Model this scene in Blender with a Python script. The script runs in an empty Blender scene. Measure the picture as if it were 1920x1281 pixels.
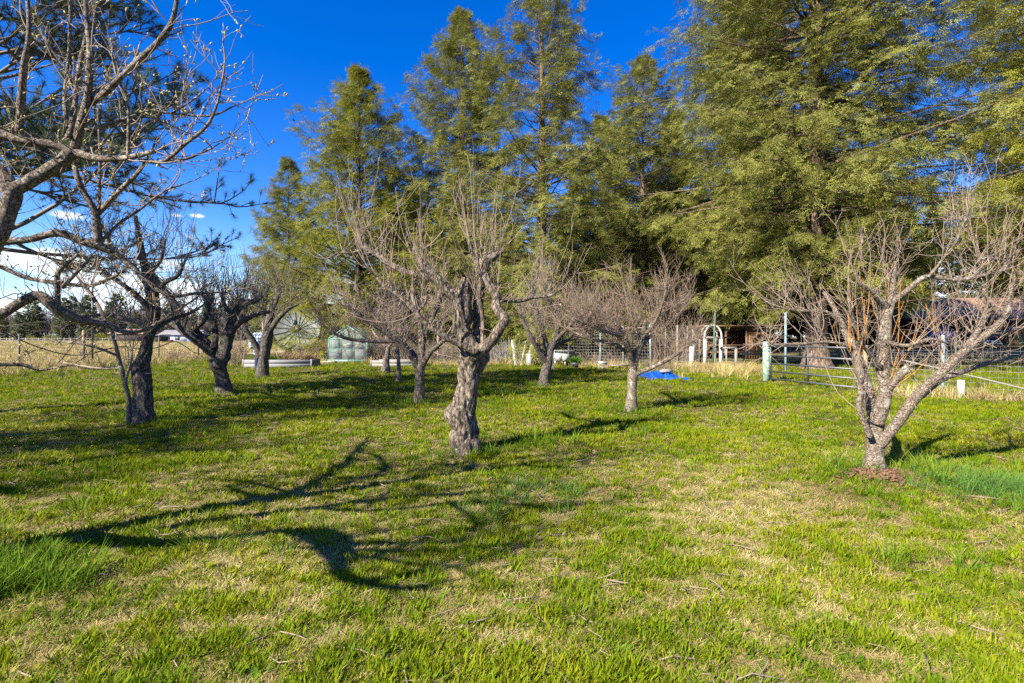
import bpy, bmesh, math, random
import numpy as np
from mathutils import noise as mnoise, Vector

# ---------------------------------------------------------------- camera, sky, sun, exposure
scene = bpy.context.scene
COL = scene.collection
H = 1.6                      # eye height
F = 960.0                    # focal length in pixels of the 1920 px wide photograph
CX, CY = 960.0, 632.0        # vanishing point
cam_d = bpy.data.cameras.new("camera"); cam = bpy.data.objects.new("camera", cam_d); COL.objects.link(cam)
cam_d.sensor_width = 36.0; cam_d.lens = 18.0; cam_d.clip_start = 0.05; cam_d.clip_end = 6000
cam_d.shift_y = -(640.5 - CY) / 1920.0
cam.location = (0, 0, H); cam.rotation_euler = (math.radians(90), 0, 0)
scene.camera = cam

SUN_EL = math.radians(34); SUN_AZ = math.radians(228)      # azimuth clockwise from +Y
sun_dir = Vector((math.sin(SUN_AZ) * math.cos(SUN_EL), math.cos(SUN_AZ) * math.cos(SUN_EL), math.sin(SUN_EL)))
sd = bpy.data.lights.new("sun", 'SUN'); sd.energy = 5.0; sd.angle = math.radians(0.53); sd.color = (1.0, 0.92, 0.76)
so = bpy.data.objects.new("sun", sd); COL.objects.link(so)
so.rotation_euler = (-sun_dir).to_track_quat('-Z', 'Y').to_euler(); so.location = (-20, -20, 40)

world = bpy.data.worlds.new("World"); scene.world = world; world.use_nodes = True
def build_world():
    nt = world.node_tree; N = nt.nodes; L = nt.links; N.clear()
    out = N.new('ShaderNodeOutputWorld'); bg = N.new('ShaderNodeBackground'); bg.inputs['Strength'].default_value = 0.11
    sky = N.new('ShaderNodeTexSky'); sky.sky_type = 'NISHITA'; sky.sun_disc = False
    sky.sun_elevation = SUN_EL; sky.sun_rotation = SUN_AZ
    sky.altitude = 900; sky.air_density = 1.0; sky.dust_density = 0.25; sky.ozone_density = 3.0
    hs = N.new('ShaderNodeHueSaturation'); hs.inputs['Saturation'].default_value = 1.42; hs.inputs['Value'].default_value = 0.76
    hs.inputs['Hue'].default_value = 0.520
    L.new(sky.outputs[0], hs.inputs['Color'])
    tc = N.new('ShaderNodeTexCoord'); sep = N.new('ShaderNodeSeparateXYZ'); L.new(tc.outputs['Generated'], sep.inputs[0])
    def math_(op, a, b=None, clamp=False):
        m = N.new('ShaderNodeMath'); m.operation = op; m.use_clamp = clamp
        for i, v in enumerate((a, b)):
            if v is None: continue
            if isinstance(v, (int, float)): m.inputs[i].default_value = v
            else: L.new(v, m.inputs[i])
        return m.outputs[0]
    mp = N.new('ShaderNodeMapping'); mp.inputs['Scale'].default_value = (1, 1, 3.2); L.new(tc.outputs['Generated'], mp.inputs[0])
    nz = N.new('ShaderNodeTexNoise'); nz.inputs['Scale'].default_value = 5.5; nz.inputs['Detail'].default_value = 7; nz.inputs['Roughness'].default_value = 0.55
    L.new(mp.outputs[0], nz.inputs['Vector'])
    el = sep.outputs['Z']
    def ss(x, a, b):
        r = N.new('ShaderNodeMapRange'); r.interpolation_type = 'SMOOTHSTEP'
        r.inputs[1].default_value = a; r.inputs[2].default_value = b; L.new(x, r.inputs[0]); return r.outputs[0]
    band = math_('SUBTRACT', 1.0, ss(el, 0.07, 0.20))
    thr = math_('MULTIPLY', band, 0.22)
    c1 = math_('MULTIPLY', ss(math_('ADD', nz.outputs['Fac'], thr), 0.62, 0.76), ss(band, 0.05, 0.6))
    # two little fair-weather puffs
    nz2 = N.new('ShaderNodeTexNoise'); nz2.inputs['Scale'].default_value = 40; nz2.inputs['Detail'].default_value = 5
    L.new(mp.outputs[0], nz2.inputs['Vector'])
    tot = c1
    for (px, py, wd) in ((371, 405, 0.011), (330, 404, 0.009), (325, 497, 0.030), (285, 500, 0.03), (130, 405, 0.02)):
        d = Vector(((px - CX) / F, 1, (CY - py) / F)).normalized()
        mm = N.new('ShaderNodeMapping'); mm.inputs['Location'].default_value = (-d.x, -d.y, -d.z * 3.2)
        sc = N.new('ShaderNodeVectorMath'); sc.operation = 'LENGTH'
        L.new(mp.outputs[0], mm.inputs[0]); L.new(mm.outputs[0], sc.inputs[0])
        dist = math_('DIVIDE', sc.outputs['Value'], wd)
        puff = math_('SUBTRACT', math_('ADD', math_('SUBTRACT', 1.3, dist), math_('MULTIPLY', nz2.outputs['Fac'], 1.6)), 0.8)
        tot = math_('MAXIMUM', tot, math_('MULTIPLY', ss(puff, 0.1, 1.1), 0.95))
    mix = N.new('ShaderNodeMix'); mix.data_type = 'RGBA'
    hz = N.new('ShaderNodeMix'); hz.data_type = 'RGBA'          # pale band of air near the horizon
    L.new(math_('MULTIPLY', math_('SUBTRACT', 1.0, ss(el, 0.0, 0.21)), 0.72), hz.inputs['Factor'])
    L.new(hs.outputs[0], hz.inputs['A']); hz.inputs['B'].default_value = (1.7, 2.7, 3.7, 1)
    L.new(math_('MULTIPLY', tot, 0.92), mix.inputs['Factor']); L.new(hz.outputs['Result'], mix.inputs['A'])
    mix.inputs['B'].default_value = (3.5, 3.75, 4.0, 1)
    L.new(mix.outputs['Result'], bg.inputs['Color']); L.new(bg.outputs[0], out.inputs[0])
build_world()
vs = scene.view_settings
vs.view_transform = 'Standard'; vs.look = 'None'; vs.gamma = 1.0; vs.exposure = 1.72; vs.use_curve_mapping = False
scene.cycles.max_bounces = 8; scene.cycles.diffuse_bounces = 4; scene.cycles.transparent_max_bounces = 12
scene.cycles.caustics_reflective = False; scene.cycles.caustics_refractive = False
scene.cycles.use_denoising = False

# ---------------------------------------------------------------- helpers
def P(px, py, Y):                       # point at depth Y behind a place in the photograph
    return np.array(((px - CX) / F * Y, Y, H - (py - CY) / F * Y))
def smooth(x, a, b):
    t = np.clip((x - a) / (b - a), 0, 1); return t * t * (3 - 2 * t)
def gz(x, y):                           # height of the ground
    x = np.asarray(x, float); y = np.asarray(y, float)
    h = 0.022 * np.sin(x * 0.9 + 1.3) * np.sin(y * 0.7) + 0.012 * np.sin(x * 2.3 + y * 1.7)
    h = h * (1 - smooth(np.hypot(x, y), 35, 60))
    h = h + 0.45 * smooth(x, 18, 30) * smooth(y, 22, 35)
    h = h + 0.16 * np.exp(-((x + 22) / 1.6) ** 2) * smooth(y, 12, 18) * (1 - smooth(y, 30, 36))
    return h
def g1(x, y): return float(gz(x, y))

MESHES = {}
def mesh_np(name, V, Fc, mat, smooth_=False, tint=None):
    """V (n,3); Fc (m,k) one polygon size, or list of such arrays"""
    me = bpy.data.meshes.new(name)
    Fs = Fc if isinstance(Fc, list) else [Fc]
    Fs = [np.asarray(f, np.int32) for f in Fs if len(f)]
    V = np.asarray(V, np.float32)
    me.vertices.add(len(V)); me.vertices.foreach_set('co', V.ravel())
    loops = np.concatenate([f.ravel() for f in Fs]); sizes = np.concatenate([np.full(len(f), f.shape[1], np.int32) for f in Fs])
    starts = np.concatenate(([0], np.cumsum(sizes)[:-1])).astype(np.int32)
    me.loops.add(len(loops)); me.loops.foreach_set('vertex_index', loops)
    me.polygons.add(len(sizes)); me.polygons.foreach_set('loop_start', starts)
    if smooth_: me.polygons.foreach_set('use_smooth', np.ones(len(sizes), bool))
    me.update(calc_edges=True)
    if tint is not None:
        a = me.attributes.new('tint', 'FLOAT', 'FACE'); a.data.foreach_set('value', np.asarray(tint, np.float32))
    if mat: me.materials.append(mat)
    return me
def link(name, me, parent=None, loc=None):
    o = bpy.data.objects.new(name, me); COL.objects.link(o)
    if parent is not None:
        o.parent = parent
        if loc is None:
            o.matrix_parent_inverse.identity(); o.location = -parent.location if not parent.get('_local') else (0, 0, 0)
    if loc is not None: o.location = loc
    return o
def tag(o, label, cat, group=None, kind=None):
    if label: o['label'] = label
    if cat: o['category'] = cat
    if group: o['group'] = group
    if kind: o['kind'] = kind
    return o
def thing(name, label, cat, loc=(0, 0, 0), group=None):
    o = bpy.data.objects.new(name, None); COL.objects.link(o); o.location = loc; o.empty_display_size = 0.2
    return tag(o, label, cat, group)
class MB:
    """collects shapes into one mesh"""
    def __init__(s): s.V = []; s.F = {}; s.n = 0; s.sm = False
    def add(s, V, Fc):
        V = np.asarray(V, float).reshape(-1, 3)
        for f in (Fc if isinstance(Fc, list) else [Fc]):
            f = np.asarray(f, int)
            if f.ndim == 1 and len(f): f = f[None]
            if len(f): s.F.setdefault(f.shape[1], []).append(f + s.n)
        s.V.append(V); s.n += len(V); return s
    def box(s, c, size, rz=0.0, rx=0.0, ry=0.0):
        x, y, z = np.asarray(size) / 2.0
        v = np.array([(-x,-y,-z),(x,-y,-z),(x,y,-z),(-x,y,-z),(-x,-y,z),(x,-y,z),(x,y,z),(-x,y,z)])
        v = v @ rotm(rx, ry, rz).T + np.asarray(c)
        return s.add(v, [(0,3,2,1),(4,5,6,7),(0,1,5,4),(1,2,6,5),(2,3,7,6),(3,0,4,7)])
    def beam(s, a, b, w, h, up=(0, 0, 1)):
        a = np.asarray(a, float); b = np.asarray(b, float); d = b - a; d /= np.linalg.norm(d)
        u = np.asarray(up, float)
        if abs(d @ u) > 0.95: u = np.array((0, 1.0, 0))
        sd_ = np.cross(d, u); sd_ /= np.linalg.norm(sd_); u = np.cross(sd_, d)
        q = [(-w/2, -h/2), (w/2, -h/2), (w/2, h/2), (-w/2, h/2)]
        v = [a + sd_*i + u*j for i, j in q] + [b + sd_*i + u*j for i, j in q]
        return s.add(v, [(0,3,2,1),(4,5,6,7),(0,1,5,4),(1,2,6,5),(2,3,7,6),(3,0,4,7)])
    def tube(s, pts, r, n=8, cap=True):
        V, Fc = tube(pts, r, n, cap); return s.add(V, Fc)
    def lathe(s, prof, c=(0, 0, 0), n=20):
        V = []; Fq = []
        for (r, z) in prof:
            for k in range(n):
                a = 2 * math.pi * k / n; V.append((r*math.cos(a)+c[0], r*math.sin(a)+c[1], z+c[2]))
        for i in range(len(prof) - 1):
            for k in range(n): Fq.append((i*n+k, i*n+(k+1)%n, (i+1)*n+(k+1)%n, (i+1)*n+k))
        return s.add(V, Fq)
    def blob(s, c, r, seed=0, sub=2, amp=0.25, freq=2.0):
        bm = bmesh.new(); bmesh.ops.create_icosphere(bm, subdivisions=sub, radius=1.0)
        r = np.asarray(r, float) * np.ones(3)
        V = np.array([v.co[:] for v in bm.verts]); Fq = [[v.index for v in f.verts] for f in bm.faces]; bm.free()
        k = np.array([1 + amp * mnoise.noise(Vector(v * freq) + Vector((seed*3.1, seed*1.7, seed))) for v in V])
        return s.add(V * k[:, None] * r + np.asarray(c), Fq)
    def mesh(s, name, mat, smooth_=False):
        return mesh_np(name, np.concatenate(s.V), [np.concatenate(f) for f in s.F.values()], mat, smooth_)
    def build(s, name, mat, parent=None, smooth_=False, kind=None, label=None):
        o = link(name, s.mesh(name, mat, smooth_), parent)
        if kind: o['kind'] = kind
        if label: o['label'] = label
        return o
def rotm(rx, ry, rz):
    cx, sx, cy, sy, cz, sz = math.cos(rx), math.sin(rx), math.cos(ry), math.sin(ry), math.cos(rz), math.sin(rz)
    X = np.array(((1,0,0),(0,cx,-sx),(0,sx,cx))); Yr = np.array(((cy,0,sy),(0,1,0),(-sy,0,cy))); Z = np.array(((cz,-sz,0),(sz,cz,0),(0,0,1)))
    return Z @ Yr @ X
def norm(v): return v / np.maximum(np.linalg.norm(v, axis=-1, keepdims=True), 1e-9)
def tube(pts, r, n=8, cap=True):
    pts = np.asarray(pts, float); r = np.asarray(r, float) * np.ones(len(pts))
    T = norm(np.gradient(pts, axis=0)); u = np.cross(T[0], (0.13, 0.97, 0.2)); 
    if np.linalg.norm(u) < 0.1: u = np.cross(T[0], (1, 0, 0))
    us = []
    for t in T:
        u = u - t * (u @ t); u = u / np.linalg.norm(u); us.append(u)
    U = np.array(us); W = np.cross(T, U)
    a = np.arange(n) * 2 * math.pi / n
    V = pts[:, None] + r[:, None, None] * (np.cos(a)[None, :, None] * U[:, None] + np.sin(a)[None, :, None] * W[:, None])
    S = len(pts); i = np.arange(S - 1)[:, None]; k = np.arange(n)[None]
    k2 = (k + 1) % n
    Fq = np.stack((i*n+k, i*n+k2, (i+1)*n+k2, (i+1)*n+k), -1).reshape(-1, 4)
    V = V.reshape(-1, 3); out = [Fq]
    if cap:
        V = np.vstack((V, pts[:1], pts[-1:])); b = S * n
        kk = np.arange(n); kk2 = (kk + 1) % n
        out.append(np.vstack((np.stack((kk2, kk, np.full(n, b)), -1), np.stack(((S-1)*n+kk, (S-1)*n+kk2, np.full(n, b+1)), -1))))
    return V, out
def tubes(Pt, R, n=3):
    """many thin tubes at once: Pt (N,S,3), R (N,S)"""
    N_, S = R.shape
    T = norm(np.gradient(Pt, axis=1)); ref = np.where(np.abs(T[..., 2:3]) > 0.9, np.array((1.0, 0, 0)), np.array((0, 0, 1.0)))
    U = norm(np.cross(T, ref)); W = np.cross(T, U)
    a = np.arange(n) * 2 * math.pi / n
    V = Pt[:, :, None] + R[:, :, None, None] * (np.cos(a)[:, None] * U[:, :, None] + np.sin(a)[:, None] * W[:, :, None])
    b = (np.arange(N_) * S * n)[:, None, None]; i = np.arange(S - 1)[None, :, None]; k = np.arange(n)[None, None]; k2 = (k + 1) % n
    Fq = np.stack((b+i*n+k, b+i*n+k2, b+(i+1)*n+k2, b+(i+1)*n+k), -1).reshape(-1, 4)
    return V.reshape(-1, 3), Fq
def resample(pts, r, step):
    pts = np.asarray(pts, float); r = np.asarray(r, float)
    n = len(pts); ext = np.vstack((2*pts[0]-pts[1], pts, 2*pts[-1]-pts[-2])); er = np.concatenate(([r[0]], r, [r[-1]]))
    out = []; ro = []
    for i in range(n - 1):
        p0, p1, p2, p3 = ext[i:i+4]; m = max(2, int(np.linalg.norm(p2 - p1) / step))
        for t in np.arange(m) / m:
            out.append(0.5*((2*p1)+(p2-p0)*t+(2*p0-5*p1+4*p2-p3)*t*t+(-p0+3*p1-3*p2+p3)*t**3)); s_ = t*t*(3-2*t); ro.append(er[i+1]*(1-s_)+er[i+2]*s_)
    out.append(pts[-1]); ro.append(r[-1]); return np.array(out), np.array(ro)
def bark_tube(pts, r, n=16, step=0.05, amp=0.12, freq=6.0, seed=0, knob=0.0, ridge=0.0, nr=7, twist=3.0):
    p, rr = resample(pts, r, step); V, Fc = tube(p, rr, n, True)
    S = len(p); ctr = np.repeat(p, n, 0); d = V[:S*n] - ctr; rad = np.repeat(rr, n)
    k = np.empty(S*n)
    for i in range(S*n):
        v = V[i]; q = Vector((v[0]*freq+seed*7.7, v[1]*freq+seed, v[2]*freq*0.45))
        k[i] = 1 + amp * (mnoise.noise(q) + 0.6*mnoise.noise(q*2.3)) + (knob * max(0, mnoise.noise(Vector((v[0]*2.1+seed, v[1]*2.1, v[2]*2.6)))) if knob else 0)
    if ridge:
        th = np.tile(np.arange(n)*2*math.pi/n, S); hz_ = np.repeat(np.cumsum(np.concatenate(([0], np.linalg.norm(np.diff(p, axis=0), axis=1)))), n)
        ph = np.array([1.6*mnoise.noise(Vector((v[0]*3+seed, v[1]*3, v[2]*1.6))) for v in V[:S*n]])
        k = k + ridge*(np.abs(np.sin(.5*nr*th+twist*hz_+3*ph))**.7-.6) + ridge*.5*(np.abs(np.sin(nr*th-twist*1.7*hz_+5*ph+seed))-.6)
    V[:S*n] = ctr + d * k[:, None]
    return V, Fc

# ---------------------------------------------------------------- materials
def new_mat(name):
    m = bpy.data.materials.new(name); m.use_nodes = True; nt = m.node_tree
    return m, nt, nt.nodes, nt.links, nt.nodes['Principled BSDF']
def ramp(N, stops):
    r = N.new('ShaderNodeValToRGB'); e = r.color_ramp.elements
    while len(e) < len(stops): e.new(0.5)
    for x, (p, c) in zip(e, stops): x.position = p; x.color = (*c, 1)
    return r
def plain(name, col, rough=0.6, metal=0.0, var=0.25, scale=6.0, bump=0.0, coat=0.0, stretch=(1, 1, 1)):
    m, nt, N, L, b = new_mat(name)
    tc = N.new('ShaderNodeTexCoord'); mp = N.new('ShaderNodeMapping'); mp.inputs['Scale'].default_value = stretch
    L.new(tc.outputs['Object'], mp.inputs[0])
    nz = N.new('ShaderNodeTexNoise'); nz.inputs['Scale'].default_value = scale; nz.inputs['Detail'].default_value = 6; nz.inputs['Roughness'].default_value = 0.65
    L.new(mp.outputs[0], nz.inputs['Vector'])
    c = np.array(col)
    r = ramp(N, [(0.25, tuple(c*(1-var))), (0.5, tuple(c)), (0.78, tuple(np.minimum(c*(1+var), 0.9)))])
    L.new(nz.outputs['Fac'], r.inputs[0]); L.new(r.outputs[0], b.inputs['Base Color'])
    b.inputs['Roughness'].default_value = rough; b.inputs['Metallic'].default_value = metal
    if coat: b.inputs['Coat Weight'].default_value = coat
    if bump:
        bp = N.new('ShaderNodeBump'); bp.inputs['Strength'].default_value = bump; bp.inputs['Distance'].default_value = 0.02
        L.new(nz.outputs['Fac'], bp.inputs['Height']); L.new(bp.outputs[0], b.inputs['Normal'])
    return m
def bark(name, dark, mid, light, scale=14.0, lichen=None, zs=0.35, dist=0.02, plates=True):
    m, nt, N, L, b = new_mat(name)
    tc = N.new('ShaderNodeTexCoord'); mp = N.new('ShaderNodeMapping'); mp.inputs['Scale'].default_value = (1, 1, zs)
    L.new(tc.outputs['Object'], mp.inputs[0])
    nz = N.new('ShaderNodeTexNoise'); nz.inputs['Scale'].default_value = scale; nz.inputs['Detail'].default_value = 8; nz.inputs['Roughness'].default_value = 0.7
    L.new(mp.outputs[0], nz.inputs['Vector'])
    vo = N.new('ShaderNodeTexVoronoi'); vo.feature = 'DISTANCE_TO_EDGE'; vo.inputs['Scale'].default_value = scale * 1.5
    ad = N.new('ShaderNodeVectorMath'); ad.operation = 'MULTIPLY_ADD'; ad.inputs[1].default_value = (0.08,)*3
    L.new(nz.outputs['Color'], ad.inputs[0]); L.new(mp.outputs[0], ad.inputs[2]); L.new(ad.outputs[0], vo.inputs['Vector'])
    mr = N.new('ShaderNodeMapRange'); mr.inputs[1].default_value = 0.0; mr.inputs[2].default_value = 0.16; L.new(vo.outputs['Distance'], mr.inputs[0])
    mul = N.new('ShaderNodeMath'); mul.operation = 'MULTIPLY'; L.new(mr.outputs[0], mul.inputs[0]); L.new(nz.outputs['Fac'], mul.inputs[1])
    lo = N.new('ShaderNodeMath'); lo.operation = 'MULTIPLY_ADD'; lo.inputs[1].default_value = 0.45; L.new(mul.outputs[0], lo.inputs[0])
    n3 = N.new('ShaderNodeTexNoise'); n3.inputs['Scale'].default_value = scale * 3.1; n3.inputs['Detail'].default_value = 6; n3.inputs['Roughness'].default_value = 0.8; L.new(mp.outputs[0], n3.inputs['Vector'])
    h3 = N.new('ShaderNodeMath'); h3.operation = 'MULTIPLY_ADD'; h3.inputs[1].default_value = 1.5; h3.inputs[2].default_value = -0.5; L.new(n3.outputs['Fac'], h3.inputs[0]); L.new(h3.outputs[0], lo.inputs[2])
    src = lo.outputs[0]
    r = ramp(N, [(0.24, dark), (0.44, mid), (0.68, light)]); L.new(src, r.inputs[0])
    col = r.outputs[0]
    if lichen:
        n2 = N.new('ShaderNodeTexNoise'); n2.inputs['Scale'].default_value = 5.0; n2.inputs['Detail'].default_value = 9; n2.inputs['Roughness'].default_value = 0.75
        L.new(tc.outputs['Object'], n2.inputs['Vector'])
        m2 = N.new('ShaderNodeMapRange'); m2.inputs[1].default_value = 0.56; m2.inputs[2].default_value = 0.66; L.new(n2.outputs['Fac'], m2.inputs[0])
        mx = N.new('ShaderNodeMix'); mx.data_type = 'RGBA'; L.new(m2.outputs[0], mx.inputs['Factor']); L.new(col, mx.inputs['A']); mx.inputs['B'].default_value = (*lichen, 1)
        col = mx.outputs['Result']
    L.new(col, b.inputs['Base Color']); b.inputs['Roughness'].default_value = 0.9
    bp = N.new('ShaderNodeBump'); bp.inputs['Strength'].default_value = 0.9; bp.inputs['Distance'].default_value = dist
    L.new(src, bp.inputs['Height']); L.new(bp.outputs[0], b.inputs['Normal'])
    return m
def leafmat(name, dark, light, transl=0.25, rough=0.55, attr=True, scale=0.6):
    """foliage: tint attribute per leaf or per instance random, plus broad noise"""
    m, nt, N, L, b = new_mat(name)
    if attr:
        at = N.new('ShaderNodeAttribute'); at.attribute_name = 'tint'; oi = N.new('ShaderNodeObjectInfo'); av = N.new('ShaderNodeMath'); av.operation = 'MULTIPLY_ADD'; av.inputs[1].default_value = .5; L.new(oi.outputs['Random'], av.inputs[0])
        hf = N.new('ShaderNodeMath'); hf.operation = 'MULTIPLY'; hf.inputs[1].default_value = .5; L.new(at.outputs['Fac'], hf.inputs[0]); L.new(hf.outputs[0], av.inputs[2]); f1 = av.outputs[0]
    else:
        oi = N.new('ShaderNodeObjectInfo'); f1 = oi.outputs['Random']
    ge = N.new('ShaderNodeNewGeometry'); nz = N.new('ShaderNodeTexNoise'); nz.inputs['Scale'].default_value = scale; nz.inputs['Detail'].default_value = 3
    L.new(ge.outputs['Position'], nz.inputs['Vector'])
    mx = N.new('ShaderNodeMath'); mx.operation = 'MULTIPLY_ADD'; mx.inputs[1].default_value = 0.65; L.new(f1, mx.inputs[0])
    mm = N.new('ShaderNodeMath'); mm.operation = 'MULTIPLY_ADD'; mm.inputs[1].default_value = 0.9; mm.inputs[2].default_value = -0.27; L.new(nz.outputs['Fac'], mm.inputs[0])
    L.new(mm.outputs[0], mx.inputs[2])
    r = ramp(N, [(0.0, dark), (1.0, light)]); L.new(mx.outputs[0], r.inputs[0])
    L.new(r.outputs[0], b.inputs['Base Color']); b.inputs['Roughness'].default_value = rough
    b.inputs['Specular IOR Level'].default_value = 0.12
    tr = N.new('ShaderNodeBsdfTranslucent'); L.new(r.outputs[0], tr.inputs[0])
    ms = N.new('ShaderNodeMixShader'); ms.inputs[0].default_value = transl
    L.new(b.outputs[0], ms.inputs[1]); L.new(tr.outputs[0], ms.inputs[2]); L.new(ms.outputs[0], N['Material Output'].inputs[0])
    return m
M = {}
M['bark_old'] = bark('old_bark', (0.025, 0.018, 0.012), (0.165, 0.125, 0.092), (0.44, 0.365, 0.29), 11, lichen=(0.30, 0.27, 0.23), dist=0.04)
M['bark_dark'] = bark('dark_bark', (0.018, 0.014, 0.011), (0.085, 0.068, 0.055), (0.27, 0.225, 0.19), 12, lichen=(0.11, 0.095, 0.085), dist=0.04)
M['bark_smooth'] = bark('smooth_bark', (0.030, 0.022, 0.016), (0.16, 0.122, 0.092), (0.40, 0.33, 0.265), 22, lichen=(0.42, 0.40, 0.34), zs=1.0, dist=0.01)
M['bark_moss'] = bark('mossy_bark', (0.035, 0.03, 0.02), (0.20, 0.16, 0.11), (0.42, 0.36, 0.28), 22, lichen=(0.17, 0.16, 0.05), zs=1.0, dist=0.01)
M['twig'] = plain('twig_bark', (0.22, 0.165, 0.125), 0.8, var=0.35, scale=9)
M['twig_dark'] = plain('dark_twig_bark', (0.14, 0.112, 0.092), 0.8, var=0.35, scale=9)
M['twig_red'] = plain('reddish_twig_bark', (0.19, 0.135, 0.098), 0.75, var=0.35, scale=7)
M['twig_orange'] = plain('orange_shoot', (0.30, 0.14, 0.03), 0.7, var=0.3, scale=9)
M['bud'] = plain('bud', (0.36, 0.31, 0.10), 0.7, var=0.3, scale=30)
M['bark_fir'] = bark('fir_bark', (0.03, 0.02, 0.015), (0.17, 0.115, 0.08), (0.33, 0.23, 0.17), 6, zs=0.3, dist=0.06)
M['bark_firdark'] = bark('dark_fir_bark', (0.014, 0.011, 0.01), (0.06, 0.045, 0.036), (0.15, 0.115, 0.095), 6, zs=0.3, dist=0.05)
M['fir'] = leafmat('fir_needles', (0.060, 0.068, 0.012), (0.31, 0.31, 0.075), 0.28)
M['fir_b'] = leafmat('fresh_fir_needles', (0.068, 0.075, 0.009), (0.345, 0.34, 0.045), 0.28)
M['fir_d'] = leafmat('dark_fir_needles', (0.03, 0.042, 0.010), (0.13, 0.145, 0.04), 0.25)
M['fir_far'] = leafmat('far_fir_needles', (0.06, 0.08, 0.04), (0.19, 0.21, 0.09), 0.3, scale=0.2)
M['pine'] = leafmat('pine_needles', (0.05, 0.085, 0.05), (0.20, 0.25, 0.115), 0.3)
M['bush_y'] = leafmat('yellow_green_leaves', (0.10, 0.12, 0.01), (0.26, 0.26, 0.04), 0.3)
M['green_leaf'] = leafmat('bright_green_leaves', (0.03, 0.09, 0.008), (0.09, 0.19, 0.02), 0.3)

def grassmat(name, stops, transl=0.35, scale=0.7, rnd=0.4):
    m, nt, N, L, b = new_mat(name)
    oi = N.new('ShaderNodeObjectInfo'); ge = N.new('ShaderNodeNewGeometry')
    nz = N.new('ShaderNodeTexNoise'); nz.inputs['Scale'].default_value = scale; nz.inputs['Detail'].default_value = 4
    L.new(ge.outputs['Position'], nz.inputs['Vector'])
    a = N.new('ShaderNodeMath'); a.operation = 'MULTIPLY_ADD'; a.inputs[1].default_value = rnd; L.new(oi.outputs['Random'], a.inputs[0])
    bb = N.new('ShaderNodeMath'); bb.operation = 'MULTIPLY_ADD'; bb.inputs[1].default_value = 1.5; bb.inputs[2].default_value = -0.25 - rnd/2; L.new(nz.outputs['Fac'], bb.inputs[0])
    L.new(bb.outputs[0], a.inputs[2])
    at = N.new('ShaderNodeAttribute'); at.attribute_name = 'tint'
    c = N.new('ShaderNodeMath'); c.operation = 'MULTIPLY_ADD'; c.inputs[1].default_value = 0.35; L.new(at.outputs['Fac'], c.inputs[0])
    s_ = N.new('ShaderNodeMath'); s_.operation = 'SUBTRACT'; s_.inputs[1].default_value = 0.175; L.new(a.outputs[0], s_.inputs[0]); L.new(s_.outputs[0], c.inputs[2])
    r = ramp(N, stops); L.new(c.outputs[0], r.inputs[0]); L.new(r.outputs[0], b.inputs['Base Color']); b.inputs['Roughness'].default_value = 0.65
    b.inputs['Specular IOR Level'].default_value = 0.08
    tr = N.new('ShaderNodeBsdfTranslucent'); L.new(r.outputs[0], tr.inputs[0]); ms = N.new('ShaderNodeMixShader'); ms.inputs[0].default_value = transl
    L.new(b.outputs[0], ms.inputs[1]); L.new(tr.outputs[0], ms.inputs[2]); L.new(ms.outputs[0], N['Material Output'].inputs[0])
    return m
M['grass'] = grassmat('lawn_grass', [(0.05, (0.065, 0.135, 0.003)), (0.40, (0.145, 0.205, 0.004)), (0.70, (0.22, 0.24, 0.007)), (1.0, (0.32, 0.29, 0.03))])
M['grass_tall'] = grassmat('long_grass', [(0.0, (0.055, 0.125, 0.008)), (0.5, (0.11, 0.19, 0.012)), (1.0, (0.18, 0.24, 0.025))])
M['grass_blue'] = grassmat('bluish_grass', [(0.0, (0.05, 0.13, 0.025)), (0.5, (0.095, 0.20, 0.04)), (1.0, (0.16, 0.25, 0.05))])
M['straw'] = grassmat('straw', [(0.0, (0.20, 0.14, 0.055)), (0.5, (0.37, 0.30, 0.12)), (1.0, (0.52, 0.45, 0.22))], 0.15)
M['straw_brown'] = grassmat('brown_straw', [(0.0, (0.10, 0.06, 0.035)), (0.5, (0.26, 0.18, 0.11)), (1.0, (0.42, 0.33, 0.2))], 0.15)

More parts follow.
